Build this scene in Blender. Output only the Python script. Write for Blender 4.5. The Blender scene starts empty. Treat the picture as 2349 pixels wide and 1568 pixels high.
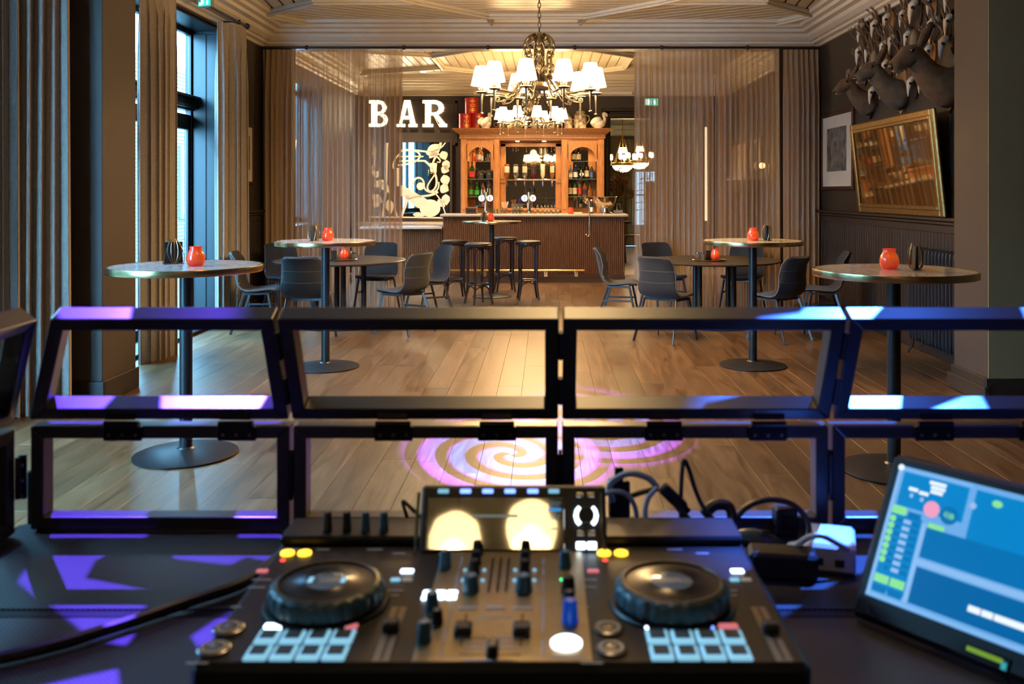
import bpy, math, random
from mathutils import Vector, Matrix
random.seed(7)
sc = bpy.context.scene
PI = math.pi
# ---------------------------------------------------------------- camera
FPX, CX, CY, EYE = 2100.0, 1250.0, 440.0, 1.526
cam_d = bpy.data.cameras.new('camera'); cam = bpy.data.objects.new('camera', cam_d)
sc.collection.objects.link(cam); sc.camera = cam
cam.location = (0, 0, EYE); cam.rotation_euler = (PI/2, 0, 0)
cam_d.sensor_width = 36.0; cam_d.sensor_fit = 'HORIZONTAL'
cam_d.lens = 36.0*FPX/2349.0
cam_d.shift_x = (2349/2-CX)/2349.0
cam_d.shift_y = (CY-1568/2)/2349.0
cam_d.clip_start = 0.05; cam_d.clip_end = 200
cam_d.dof.use_dof = True; cam_d.dof.focus_distance = 9.5; cam_d.dof.aperture_fstop = 4.8
# ---------------------------------------------------------------- colour management
sc.view_settings.view_transform = 'Standard'; sc.view_settings.look = 'None'
sc.view_settings.gamma = 1.0; sc.view_settings.use_curve_mapping = False
sc.view_settings.exposure = -0.15
sc.cycles.max_bounces = 7; sc.cycles.diffuse_bounces = 3; sc.cycles.glossy_bounces = 4
sc.cycles.transmission_bounces = 6; sc.cycles.transparent_max_bounces = 10
sc.cycles.caustics_reflective = False; sc.cycles.caustics_refractive = False
sc.cycles.sample_clamp_indirect = 2.0; sc.cycles.blur_glossy = 0.6
sc.cycles.use_denoising = True
sc.cycles.use_adaptive_sampling = True; sc.cycles.adaptive_threshold = 0.03; sc.cycles.adaptive_min_samples = 24
# ---------------------------------------------------------------- world: overcast blue dusk sky
SKY = (0.24, 0.62, 1.0); SKY_STR = 66.0
w = bpy.data.worlds.new('world'); sc.world = w; w.use_nodes = True
bg = w.node_tree.nodes['Background']
bg.inputs[0].default_value = (*SKY, 1); bg.inputs[1].default_value = SKY_STR
# ---------------------------------------------------------------- stage lights above the booth (outside the frame)
def aim(o, target):
    d = Vector(target) - o.location
    o.rotation_euler = d.to_track_quat('-Z', 'Y').to_euler()
def spot(name, loc, target, energy, color, angle, blend=.15, rad=.02):
    l = bpy.data.lights.new(name, 'SPOT'); l.energy = energy; l.color = color
    l.spot_size = math.radians(angle); l.spot_blend = blend; l.shadow_soft_size = rad
    o = bpy.data.objects.new(name, l); sc.collection.objects.link(o)
    o.location = loc; aim(o, target); return o
def gobo(o, build, strength=1.0):
    """procedural pattern wheel in the projector: build(nt, x, y) -> socket of a mask (x, y = tan of the beam angles)"""
    l = o.data; l.use_nodes = True; nt = l.node_tree; N = nt.nodes; L = nt.links
    em = [n for n in N if n.type == 'EMISSION'][0]
    tc = N.new('ShaderNodeTexCoord'); sx = N.new('ShaderNodeSeparateXYZ'); L.new(tc.outputs['Normal'], sx.inputs[0])
    def m(op, a, b=None, c=None):
        n = N.new('ShaderNodeMath'); n.operation = op
        for i, v in enumerate((a, b, c)):
            if v is None: continue
            if isinstance(v, (int, float)): n.inputs[i].default_value = v
            else: L.new(v, n.inputs[i])
        return n.outputs[0]
    az = m('ABSOLUTE', sx.outputs[2])
    x = m('DIVIDE', sx.outputs[0], az); y = m('DIVIDE', sx.outputs[1], az)
    col, st = build(nt, m, x, y)
    if col is not None: L.new(col, em.inputs[0])
    L.new(m('MULTIPLY', st, strength), em.inputs[1])
def smooth(m, v, a, b):
    t = m('DIVIDE', m('SUBTRACT', v, a), b-a)
    t = m('MINIMUM', m('MAXIMUM', t, 0.0), 1.0); return t
def swirl(nt, m, x, y, turn=0.0, inner=(.025, .13, 1.0), outer=(.13, .02, 1.0), R=.125):
    N = nt.nodes; L = nt.links
    r = m('SQRT', m('ADD', m('MULTIPLY', x, x), m('MULTIPLY', y, y))); th = m('ARCTAN2', y, x)
    ph = m('ADD', m('MULTIPLY', th, 2.0), m('SUBTRACT', turn, m('MULTIPLY', r, 190.0)))
    s = m('SINE', ph); s2 = m('SINE', m('ADD', ph, .9))
    a = smooth(m, s, -.25, .05); b = smooth(m, s2, .1, .35)
    edge = m('SUBTRACT', 1.0, smooth(m, r, R*.8, R))
    lit = m('MULTIPLY', m('MINIMUM', m('ADD', a, m('MULTIPLY', b, .45)), 1.0), edge)
    mx = N.new('ShaderNodeMix'); mx.data_type = 'RGBA'
    mx.inputs[6].default_value = (*outer, 1); mx.inputs[7].default_value = (*inner, 1)
    L.new(m('MULTIPLY', a, m('SUBTRACT', 1.0, smooth(m, r, R*.55, R*.85))), mx.inputs[0])
    return mx.outputs[2], lit
def shards(nt, m, x, y, scale=16.0, thr=.62, floor_=.03, rnd=1.0, off=0.0):
    N = nt.nodes; L = nt.links
    cb = N.new('ShaderNodeCombineXYZ'); L.new(m('ADD', x, off), cb.inputs[0]); L.new(m('MULTIPLY', y, .6), cb.inputs[1])
    v = N.new('ShaderNodeTexVoronoi'); v.voronoi_dimensions = '2D'; v.inputs['Scale'].default_value = scale; v.inputs['Randomness'].default_value = rnd
    L.new(cb.outputs[0], v.inputs['Vector'])
    sp = N.new('ShaderNodeSeparateColor'); L.new(v.outputs['Color'], sp.inputs[0])
    hit = m('GREATER_THAN', sp.outputs[0], thr)
    return None, m('ADD', m('MULTIPLY', hit, 1.0), floor_)
EN_SWIRL, EN_SHARD, EN_BLUE = 1500.0, 300.0, 300.0      # lamp power; the projector lens gain follows as node strength
G_SW, G_SH = 44.0, 14.4
s1 = spot('stage_swirl_projector', (.7, 1.7, 3.45), (-.20, 5.32, 0), EN_SWIRL, (1, 1, 1), 24, .1, .004)
gobo(s1, lambda nt, m, x, y: swirl(nt, m, x, y, 0.6), G_SW)
s2 = spot('stage_swirl_projector', (1.3, 1.7, 3.45), (.28, 6.0, 0), EN_SWIRL*.6, (1, 1, 1), 24, .1, .004)
gobo(s2, lambda nt, m, x, y: swirl(nt, m, x, y, 2.2, (.03, .11, 1.0), (.15, .02, 1.0)), G_SW)
s3 = spot('stage_purple_projector', (-1.35, 2.7, 3.4), (-1.02, 1.68, .95), EN_SHARD, (.13, .06, 1.0), 25, .25, .006)
gobo(s3, lambda nt, m, x, y: shards(nt, m, x, y, 30.0, .71, .012, 1.0, 1.7), G_SH)
s4 = spot('stage_blue_projector', (1.5, 2.7, 3.4), (1.02, 1.70, .95), EN_BLUE, (.04, .17, 1.0), 33, .25, .006)
gobo(s4, lambda nt, m, x, y: shards(nt, m, x, y, 24.0, .64, .012, .9, 7.7), G_SH)
s5 = spot('stage_blue_wash', (2.2, -.4, 3.2), (1.0, 1.72, 1.1), 75.0, (.01, .07, 1.0), 34, .9, .05)
# ---------------------------------------------------------------- helpers
def at(px, py, Y): return Vector(((px-CX)/FPX*Y, Y, EYE-(py-CY)/FPX*Y))
def XY(px, Y): return (px-CX)/FPX*Y
def ZY(py, Y): return EYE-(py-CY)/FPX*Y
col = sc.collection
def rot(rx=0, ry=0, rz=0): return Matrix.Rotation(rz, 4, 'Z') @ Matrix.Rotation(ry, 4, 'Y') @ Matrix.Rotation(rx, 4, 'X')
def T(x, y=None, z=None):
    return Matrix.Translation(Vector(x) if y is None else Vector((x, y, z)))
class MB:
    def __init__(s): s.v = []; s.f = []; s.M = Matrix()
    def add(s, vs, fs):
        b = len(s.v); M = s.M
        s.v += [tuple(M @ Vector(p)) for p in vs]; s.f += [tuple(i+b for i in f) for f in fs]; return s
    def box(s, c, d, bev=0.0, R=None):
        cx, cy, cz = c; hx, hy, hz = d[0]/2, d[1]/2, d[2]/2
        R = R or Matrix()
        if bev <= 0:
            vs = [(sx*hx, sy*hy, sz*hz) for sx in (-1, 1) for sy in (-1, 1) for sz in (-1, 1)]
            fs = [(0, 1, 3, 2), (4, 6, 7, 5), (0, 4, 5, 1), (2, 3, 7, 6), (0, 2, 6, 4), (1, 5, 7, 3)]
        else:
            b = min(bev, hx*.95, hy*.95, hz*.95); vs = []; ix = {}
            for sx in (-1, 1):
                for sy in (-1, 1):
                    for sz in (-1, 1):
                        for a in range(3):
                            p = [sx*(hx-b), sy*(hy-b), sz*(hz-b)]
                            p[a] = (sx*hx, sy*hy, sz*hz)[a]
                            ix[(sx, sy, sz, a)] = len(vs); vs.append(tuple(p))
            fs = []
            for a in range(3):
                o1, o2 = (a+1) % 3, (a+2) % 3
                for sg in (-1, 1):
                    q = []
                    for (u, v) in ((-1, -1), (1, -1), (1, 1), (-1, 1)):
                        k = [0, 0, 0]; k[a] = sg; k[o1] = u; k[o2] = v; q.append(ix[(*k, a)])
                    fs.append(tuple(q) if sg > 0 else tuple(q[::-1]))
            for a in range(3):
                o1, o2 = (a+1) % 3, (a+2) % 3
                for u in (-1, 1):
                    for v in (-1, 1):
                        def K(sa, w):
                            k = [0, 0, 0]; k[a] = sa; k[o1] = u; k[o2] = v; return ix[(*k, w)]
                        q = (K(-1, o1), K(1, o1), K(1, o2), K(-1, o2))
                        fs.append(q if u*v < 0 else q[::-1])
            for sx in (-1, 1):
                for sy in (-1, 1):
                    for sz in (-1, 1):
                        q = tuple(ix[(sx, sy, sz, a)] for a in range(3)); fs.append(q if sx*sy*sz > 0 else q[::-1])
        vs = [tuple((R @ Vector(p)) + Vector((cx, cy, cz))) for p in vs]
        return s.add(vs, fs)
    def bb(s, x0, x1, y0, y1, z0, z1, bev=0.0):
        return s.box(((x0+x1)/2, (y0+y1)/2, (z0+z1)/2), (abs(x1-x0), abs(y1-y0), abs(z1-z0)), bev)
    def cyl(s, p0, p1, r0, r1=None, n=12, cap=True):
        r1 = r0 if r1 is None else r1
        p0, p1 = Vector(p0), Vector(p1); d = (p1-p0)
        if d.length < 1e-9: return s
        q = d.to_track_quat('Z', 'Y'); vs = []; fs = []
        for p, r in ((p0, r0), (p1, r1)):
            for i in range(n):
                a = 2*PI*i/n; vs.append(tuple(p + q @ Vector((r*math.cos(a), r*math.sin(a), 0))))
        for i in range(n): j = (i+1) % n; fs.append((i, j, n+j, n+i))
        if cap: fs.append(tuple(range(n-1, -1, -1))); fs.append(tuple(range(n, 2*n)))
        return s.add(vs, fs)
    def lathe(s, prof, n=16, c=(0, 0, 0), M=None):
        vs = []; fs = []; rings = []
        for (r, z) in prof:
            if r <= 1e-6: rings.append([len(vs)]); vs.append((0, 0, z))
            else:
                rings.append(list(range(len(vs), len(vs)+n)))
                vs += [(r*math.cos(2*PI*i/n), r*math.sin(2*PI*i/n), z) for i in range(n)]
        for A, B in zip(rings, rings[1:]):
            for i in range(n):
                j = (i+1) % n
                if len(A) == 1 and len(B) == 1: break
                if len(A) == 1: fs.append((A[0], B[j], B[i]))
                elif len(B) == 1: fs.append((A[i], A[j], B[0]))
                else: fs.append((A[i], A[j], B[j], B[i]))
        M = M or Matrix(); cv = Vector(c)
        return s.add([tuple((M @ Vector(p)) + cv) for p in vs], fs)
    def tube(s, pts, r, n=8, closed=False, cap=True):
        P = [Vector(p) for p in pts]; m = len(P)
        rr = r if isinstance(r, (list, tuple)) else [r]*m
        vs = []; fs = []; up = None
        for i in range(m):
            a = P[(i-1) % m] if (closed or i > 0) else P[i]; b = P[(i+1) % m] if (closed or i < m-1) else P[i]
            t = (b-a).normalized()
            if up is None:
                up = Vector((0, 0, 1)) if abs(t.z) < .9 else Vector((1, 0, 0))
            up = (up - t*up.dot(t))
            if up.length < 1e-6: up = t.orthogonal()
            up.normalize(); sd = t.cross(up)
            for k in range(n):
                an = 2*PI*k/n; vs.append(tuple(P[i] + (up*math.cos(an)+sd*math.sin(an))*rr[i]))
        for i in range(m if closed else m-1):
            i2 = (i+1) % m
            for k in range(n): k2 = (k+1) % n; fs.append((i*n+k, i*n+k2, i2*n+k2, i2*n+k))
        if cap and not closed: fs.append(tuple(range(n-1, -1, -1))); fs.append(tuple(range((m-1)*n, m*n)))
        return s.add(vs, fs)
    def prism(s, poly, z0, z1, M=None):
        n = len(poly); M = M or Matrix()
        area = sum(poly[i][0]*poly[(i+1) % n][1]-poly[(i+1) % n][0]*poly[i][1] for i in range(n))
        if area < 0: poly = poly[::-1]
        vs = [tuple(M @ Vector((x, y, z0))) for x, y in poly]+[tuple(M @ Vector((x, y, z1))) for x, y in poly]
        fs = [tuple(range(n-1, -1, -1)), tuple(range(n, 2*n))]
        for i in range(n): j = (i+1) % n; fs.append((i, j, n+j, n+i))
        return s.add(vs, fs)
    def sph(s, c, r, n=12, m=8, sc3=(1, 1, 1), R=None):
        prof = [(r*math.sin(PI*i/m), -r*math.cos(PI*i/m)) for i in range(m+1)]
        M = (R or Matrix()) @ Matrix.Diagonal((*sc3, 1))
        return s.lathe(prof, n, c, M)
    def grid(s, G):
        ny = len(G); nx = len(G[0]); vs = [tuple(p) for row in G for p in row]
        fs = [(j*nx+i, j*nx+i+1, (j+1)*nx+i+1, (j+1)*nx+i) for j in range(ny-1) for i in range(nx-1)]
        return s.add(vs, fs)
    def mesh(s, name, mat=None, smooth=True, ang=38):
        me = bpy.data.meshes.new(name); me.from_pydata(s.v, [], s.f); me.update()
        if mat is not None: me.materials.append(mat)
        if smooth:
            me.shade_smooth()
            try: me.set_sharp_from_angle(angle=math.radians(ang))
            except Exception: pass
        return me
    def build(s, name, mat, parent=None, smooth=True, ang=38, loc=None):
        o = bpy.data.objects.new(name, s.mesh(name, mat, smooth, ang)); col.objects.link(o)
        if parent is not None: o.parent = parent
        if loc is not None: o.location = loc
        return o
def thing(name, label, cat, loc=(0, 0, 0), rz=0, group=None):
    o = bpy.data.objects.new(name, None); col.objects.link(o); o.empty_display_size = .1
    o.location = loc; o.rotation_euler = (0, 0, rz); o['label'] = label; o['category'] = cat
    if group: o['group'] = group
    return o
def tag(o, label, cat, group=None):
    o['label'] = label; o['category'] = cat
    if group: o['group'] = group
    return o
def struct(o, label=None, cat=None):
    o['kind'] = 'structure'
    if label: o['label'] = label
    if cat: o['category'] = cat
    return o
def stuff(o): o['kind'] = 'stuff'; return o
def inst(me, name, parent, loc=(0, 0, 0), rz=0, M=None):
    o = bpy.data.objects.new(name, me); col.objects.link(o); o.parent = parent
    if M is not None: o.matrix_local = M
    else: o.location = loc; o.rotation_euler = (0, 0, rz)
    return o
def clone(root, loc, rz, label, group=None):
    r = root.copy(); col.objects.link(r); r.location = loc
    if rz is not None: r.rotation_euler = (0, 0, rz)
    r['label'] = label
    if group: r['group'] = group
    for ch in list(root.children):
        c = ch.copy(); col.objects.link(c); c.parent = r
        for g in list(ch.children):
            d = g.copy(); col.objects.link(d); d.parent = c
    return r
def arc(cx, cy, r, a0, a1, n): return [(cx+r*math.cos(a0+(a1-a0)*i/n), cy+r*math.sin(a0+(a1-a0)*i/n)) for i in range(n+1)]
def bez(p0, p1, p2, p3, n=10):
    P = [Vector(p) for p in (p0, p1, p2, p3)]; o = []
    for i in range(n+1):
        t = i/n; u = 1-t
        o.append(P[0]*u**3+P[1]*3*u*u*t+P[2]*3*u*t*t+P[3]*t**3)
    return o
def text_mesh(name, txt, size, mat, extrude=.0, align='CENTER'):
    cu = bpy.data.curves.new(name, 'FONT'); cu.body = txt; cu.size = size; cu.extrude = extrude
    cu.align_x = align; cu.align_y = 'CENTER'; cu.resolution_u = 2
    o = bpy.data.objects.new(name, cu); col.objects.link(o)
    dg = bpy.context.evaluated_depsgraph_get(); me = bpy.data.meshes.new_from_object(o.evaluated_get(dg))
    bpy.data.objects.remove(o); bpy.data.curves.remove(cu)
    me.materials.clear(); me.materials.append(mat); return me
# ---------------------------------------------------------------- materials
MATS = {}
def mat(name, c=(.5, .5, .5), rough=.5, metal=0.0, spec=.5, var=0.0, vs=6.0, bump=0.0, bs=40.0, emit=None, es=0.0,
        coat=0.0, trans=0.0, ior=1.45, stretch=None, c2=None, alpha=1.0, sheen=0.0, aniso=0.0, world=False, lamp=False):
    if name in MATS: return MATS[name]
    m = bpy.data.materials.new(name); m.use_nodes = True; nt = m.node_tree; N = nt.nodes; L = nt.links
    b = N['Principled BSDF']; I = b.inputs
    I['Base Color'].default_value = (*c, 1); I['Roughness'].default_value = rough; I['Metallic'].default_value = metal
    I['Specular IOR Level'].default_value = spec; I['Coat Weight'].default_value = coat; I['Coat Roughness'].default_value = .1
    I['Transmission Weight'].default_value = trans; I['IOR'].default_value = ior; I['Alpha'].default_value = alpha
    I['Sheen Weight'].default_value = sheen
    if emit: I['Emission Color'].default_value = (*emit, 1); I['Emission Strength'].default_value = es
    if var > 0 or bump > 0:
        if world: co = N.new('ShaderNodeNewGeometry').outputs['Position']
        else: co = N.new('ShaderNodeTexCoord').outputs['Object']
        if stretch:
            mp = N.new('ShaderNodeMapping'); mp.inputs['Scale'].default_value = stretch; L.new(co, mp.inputs[0]); co = mp.outputs[0]
        if var > 0:
            n = N.new('ShaderNodeTexNoise'); n.inputs['Scale'].default_value = vs; n.inputs['Detail'].default_value = 6; L.new(co, n.inputs['Vector'])
            r = N.new('ShaderNodeValToRGB'); L.new(n.outputs[0], r.inputs[0])
            d = c2 or tuple(x*(1-var) for x in c)
            r.color_ramp.elements[0].position = .3; r.color_ramp.elements[1].position = .7
            r.color_ramp.elements[0].color = (*d, 1); r.color_ramp.elements[1].color = (*[min(1, x*(1+var*.5)) for x in c], 1)
            L.new(r.outputs[0], I['Base Color'])
        if bump > 0:
            n = N.new('ShaderNodeTexNoise'); n.inputs['Scale'].default_value = bs; n.inputs['Detail'].default_value = 3; L.new(co, n.inputs['Vector'])
            bp = N.new('ShaderNodeBump'); bp.inputs['Strength'].default_value = bump; bp.inputs['Distance'].default_value = .01
            L.new(n.outputs[0], bp.inputs['Height']); L.new(bp.outputs[0], I['Normal'])
    if emit and not lamp: m.cycles.emission_sampling = 'NONE'
    MATS[name] = m; return m
def cloth_mat(name, c, alpha, trl=.4):
    """woven sheer cloth: part of the light passes between the threads"""
    m = bpy.data.materials.new(name); m.use_nodes = True; nt = m.node_tree; N = nt.nodes; L = nt.links; N.clear()
    out = N.new('ShaderNodeOutputMaterial'); tr = N.new('ShaderNodeBsdfTransparent'); df = N.new('ShaderNodeBsdfDiffuse')
    tl = N.new('ShaderNodeBsdfTranslucent'); m1 = N.new('ShaderNodeMixShader'); m2 = N.new('ShaderNodeMixShader')
    df.inputs[0].default_value = (*c, 1); tl.inputs[0].default_value = (*c, 1)
    m1.inputs[0].default_value = trl; L.new(df.outputs[0], m1.inputs[1]); L.new(tl.outputs[0], m1.inputs[2])
    co = N.new('ShaderNodeTexCoord'); no = N.new('ShaderNodeTexNoise'); no.inputs['Scale'].default_value = 3
    L.new(co.outputs['Object'], no.inputs['Vector'])
    mr = N.new('ShaderNodeMapRange'); mr.inputs['To Min'].default_value = alpha-.02; mr.inputs['To Max'].default_value = alpha+.02
    L.new(no.outputs[0], mr.inputs[0]); L.new(mr.outputs[0], m2.inputs[0])
    L.new(tr.outputs[0], m2.inputs[1]); L.new(m1.outputs[0], m2.inputs[2]); L.new(m2.outputs[0], out.inputs[0])
    return m
def plank_mat(name, island):
    m = bpy.data.materials.new(name); m.use_nodes = True; nt = m.node_tree; N = nt.nodes; L = nt.links; b = N['Principled BSDF']
    g = N.new('ShaderNodeNewGeometry')
    rnd = g.outputs['Random Per Island'] if island else N.new('ShaderNodeObjectInfo').outputs['Random']
    mp = N.new('ShaderNodeMapping'); mp.inputs['Scale'].default_value = (9, .9, 1); L.new(g.outputs['Position'], mp.inputs[0])
    cb = N.new('ShaderNodeCombineXYZ'); mu = N.new('ShaderNodeMath'); mu.operation = 'MULTIPLY'; mu.inputs[1].default_value = 37
    L.new(rnd, mu.inputs[0]); L.new(mu.outputs[0], cb.inputs[0]); L.new(mu.outputs[0], cb.inputs[2]); L.new(cb.outputs[0], mp.inputs['Location'])
    n = N.new('ShaderNodeTexNoise'); n.inputs['Scale'].default_value = 2.2; n.inputs['Detail'].default_value = 9; n.inputs['Distortion'].default_value = 1.2
    L.new(mp.outputs[0], n.inputs['Vector'])
    r = N.new('ShaderNodeValToRGB'); L.new(n.outputs[0], r.inputs[0]); e = r.color_ramp.elements
    e[0].position = .25; e[0].color = (.062, .031, .014, 1); e[1].position = .75; e[1].color = (.21, .115, .055, 1)
    k = e.new(.5); k.color = (.135, .072, .033, 1)
    hs = N.new('ShaderNodeHueSaturation'); mr = N.new('ShaderNodeMapRange'); mr.inputs['To Min'].default_value = .78; mr.inputs['To Max'].default_value = 1.18
    L.new(rnd, mr.inputs[0]); L.new(mr.outputs[0], hs.inputs['Value']); L.new(r.outputs[0], hs.inputs['Color']); L.new(hs.outputs[0], b.inputs['Base Color'])
    mr2 = N.new('ShaderNodeMapRange'); mr2.inputs['To Min'].default_value = .26; mr2.inputs['To Max'].default_value = .42
    L.new(n.outputs[0], mr2.inputs[0]); L.new(mr2.outputs[0], b.inputs['Roughness'])
    bp = N.new('ShaderNodeBump'); bp.inputs['Strength'].default_value = .12; bp.inputs['Distance'].default_value = .004
    L.new(n.outputs[0], bp.inputs['Height']); L.new(bp.outputs[0], b.inputs['Normal'])
    return m
m_wall = mat('wall_paint_umber', (.032, .022, .016), .55, var=.12, vs=3, bump=.05, bs=90)
m_wains = mat('wainscot_paint', (.030, .022, .019), .42, var=.1, vs=4)
m_trimdark = mat('dark_trim_paint', (.012, .013, .015), .35, var=.1)
m_teal = mat('window_frame_paint', (.007, .015, .020), .32, var=.1)
m_ceil = mat('ceiling_paint', (.62, .56, .45), .30, var=.05, vs=5)
m_cornice = mat('cornice_paint', (.62, .57, .47), .35, var=.05)
m_plank = plank_mat('oak_plank', False); m_plank2 = plank_mat('oak_plank_joined', True)
m_black = mat('black_metal', (.012, .013, .015), .38, .0, var=.15, vs=20, bump=.03, bs=200)
m_blackm = mat('satin_black_steel', (.02, .021, .024), .35, .6, var=.1, vs=15)
m_plastic = mat('black_plastic', (.012, .012, .014), .42, var=.1, vs=30, bump=.02, bs=300)
m_brass = mat('brushed_brass', (.72, .56, .28), .24, 1.0, var=.08, vs=30)
m_chrome = mat('chrome', (.78, .76, .74), .12, 1.0, var=.04)
m_steel = mat('pewter_steel', (.36, .33, .29), .3, 1.0, var=.12, vs=25)
m_mirror = mat('mirror_silver', (.82, .80, .76), .02, 1.0, var=.02)
m_glass = mat('clear_glass', (.95, 1, .98), .02, 0, trans=1.0, ior=1.45, var=.01)
m_oak = mat('honey_oak', (.46, .20, .065), .38, var=.35, vs=5, stretch=(10, 10, 1.2), bump=.05, bs=30)
m_oakd = mat('brown_oak', (.17, .072, .028), .42, var=.35, vs=5, stretch=(12, 12, 1.2))
m_gold = mat('antique_gold', (.42, .26, .09), .35, .85, var=.3, vs=30)
m_felt = mat('grey_velour', (.011, .012, .015), .75, var=.25, vs=9, bump=.1, bs=160, sheen=.12)
m_bent = mat('dark_bentwood', (.028, .015, .010), .3, var=.2, vs=10, coat=.3)
m_leather = mat('black_leather', (.03, .024, .02), .36, var=.2, vs=12, bump=.06, bs=120)
m_bone = mat('bone', (.62, .54, .42), .5, var=.25, vs=18, bump=.1, bs=60)
m_antler = mat('antler', (.13, .075, .04), .55, var=.4, vs=25, bump=.2, bs=70)
m_curt = mat('taupe_linen', (.34, .30, .26), .85, var=.12, vs=40, bump=.1, bs=400, sheen=.2)
m_sheer = cloth_mat('sheer_voile', (.60, .46, .33), .50, .28)
m_white = mat('white_porcelain', (.78, .74, .66), .25, var=.06)
# ================================================================ the room
XL, XR = -3.75, 3.63
YA, YB, YE = -3.2, 12.2, 18.3        # rear of the booth room, curtain line, back wall of the bar
HC = 3.75
# floor ------------------------------------------------------------
fl = struct(MB().bb(-6.5, 6.5, YA-.3, 30, -.2, -.016).build('floor', mat('subfloor', (.05, .04, .03), .7, var=.1)))
pw = .188; pm = {}
bm2 = MB(); nx = int((XR-XL)/pw)+1
for i in range(nx):
    y = 0.6+random.random()*1.2-1.2; x = XL+pw*(i+.5)
    while y < 16.9:
        ln = random.choice((1.3, 1.6, 1.9, 2.2))
        if y+ln > .9 and y+ln/2 < 12.2:
            if ln not in pm: pm[ln] = MB().box((0, 0, -.008), (pw-.0012, ln-.001, .016), .0009).mesh('floor_plank', m_plank, False)
            inst(pm[ln], 'floor_plank', fl, (x, y+ln/2, random.uniform(-.0006, 0)))
        elif y+ln/2 >= 12.2:
            bm2.box((x, y+ln/2, -.008), (pw-.0012, ln-.001, .016), .0009)
        y += ln
stuff(bm2.build('far_floor_planks', m_plank2, fl, False))
m_tile = mat('cream_tile', (.55, .46, .33), .3, var=.1, vs=2)
bmt = MB()
for ix in range(-8, 9):
    for iy in range(0, 14):
        bmt.bb(ix*.6+.003, ix*.6+.597, 16.9+iy*.6+.003, 16.9+iy*.6+.597, -.016, 0.001)
stuff(bmt.build('cream_floor_tiles', m_tile, fl, False))
# walls ------------------------------------------------------------
def wallbox(name, boxes, m=None):
    b = MB()
    for q in boxes: b.bb(*q)
    return struct(b.build(name, m or m_wall, smooth=False))
WT = .42
W1 = (1.9, 5.55); W2 = (7.45, 10.62); W3 = (12.9, 15.3)      # window openings along the left wall
wl = wallbox('wall_left', [(XL-WT, XL, YA, W1[0], 0, 4), (XL-WT, XL, W1[1], W2[0], 0, 4), (XL-WT, XL, W2[1], W3[0], 0, 4), (XL-WT, XL, W3[1], YE+.3, 0, 4),
    (XL-WT, XL, W1[0], W1[1], 3.42, 4), (XL-WT, XL, W2[0], W2[1], 3.42, 4), (XL-WT, XL, W3[0], W3[1], 3.2, 4), (XL-WT, XL, W3[0], W3[1], 0, 1.0)])
wr = wallbox('wall_right', [(XR, XR+.25, YA, YE+.2, 0, 4)])
wallbox('wall_rear', [(XL-WT, XR+.25, YA-.2, YA, 0, 4)], mat('rear_wall_paint', (.42, .33, .22), .6, var=.1))
# back wall of the bar, with the doorway to the next room
DX0, DX1, DZ = XY(1400, YE), XY(1600, YE), ZY(272, YE)
wb = wallbox('wall_back', [(XL-WT, DX0, YE, YE+.2, 0, 4), (DX1, 6.7, YE, YE+.2, 0, 4), (DX0, DX1, YE, YE+.2, DZ, 4)])
# wall piers framing the booth room, and stubs beside the sheer curtains
for nm, x0, x1 in (('wall_pier_left', XL, -3.2), ('wall_pier_right', 3.2, XR)):
    struct(MB().bb(x0, x1, 6.62, 7.16, 0, HC+.02, .004).build(nm, mat('pier_paint', (.062, .045, .037), .6, var=.1, vs=3, bump=.04, bs=90)))
struct(MB().bb(3.203, XR, 6.608, 6.622, .18, HC).build('pier_lit_facing', mat('lit_pier_olive', (.26, .22, .12), .6, var=.08, vs=3), smooth=False))  # added facing; its lighter olive stands in for warm light on the pier front
wallbox('wall_stub_left', [(XL, XY(668, YB), YB, YB+.22, 0, HC)])
wallbox('wall_stub_right', [(XY(1787, YB), XR, YB, YB+.22, 0, HC)])
struct(MB().bb(XY(668, YB)-.002, XY(1787, YB)+.002, YB, YB+.22, 3.43, HC).build('trim_1', m_cornice, smooth=False), 'white lintel above the sheer curtains')
# baseboards on the pier
b = MB()
for x0, x1, y0, y1 in ((XL, -3.18, 6.60, 6.62), (-3.2, -3.18, 6.62, 7.18)): b.bb(x0, x1, y0, y1, 0, .16, .006)
struct(b.build('baseboard_left', m_wains, smooth=False))
b = MB()
for x0, x1, y0, y1 in ((3.18, XR, 6.60, 6.62), (3.18, 3.2, 6.62, 7.18), (3.16, 3.2, 6.58, 7.2)): b.bb(x0, x1, y0, y1, 0, .12 if x0 < 3.17 else .18, .006)
struct(b.build('baseboard_right', m_wains, smooth=False))
# wainscot with beads and chair rail -------------------------------
def wainscot(side, x, y0, y1, sg):
    b = MB(); n = int((y1-y0)/.075)
    b.bb(x, x+sg*.012, y0, y1, .12, 1.22)
    for i in range(n): b.bb(x+sg*.012, x+sg*.020, y0+i*.075+.006, y0+(i+1)*.075-.006, .16, 1.16, .003)
    w_ = stuff(b.build('wainscot_beadboard', m_wains, wr if sg < 0 else wl, False))
    r = MB()
    r.bb(x, x+sg*.075, y0, y1, 1.262, 1.295, .008); r.bb(x, x+sg*.05, y0, y1, 1.225, 1.262, .01); r.bb(x, x+sg*.028, y0, y1, 1.15, 1.225, .006)
    r.bb(x, x+sg*.03, y0, y1, 0, .15, .006)
    return r
struct(wainscot('right', XR, 7.16, YB, -1).build('trim_2', m_wains, smooth=False), 'dark chair rail along the right wall')
struct(wainscot('left', XL, 10.9, YB, 1).build('trim_3', m_wains, smooth=False), 'dark chair rail along the left wall')
struct(wainscot('left', XL, 7.16, 7.40, 1).build('trim_4', m_wains, smooth=False), 'dark chair rail cap beside the left pier')
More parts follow.
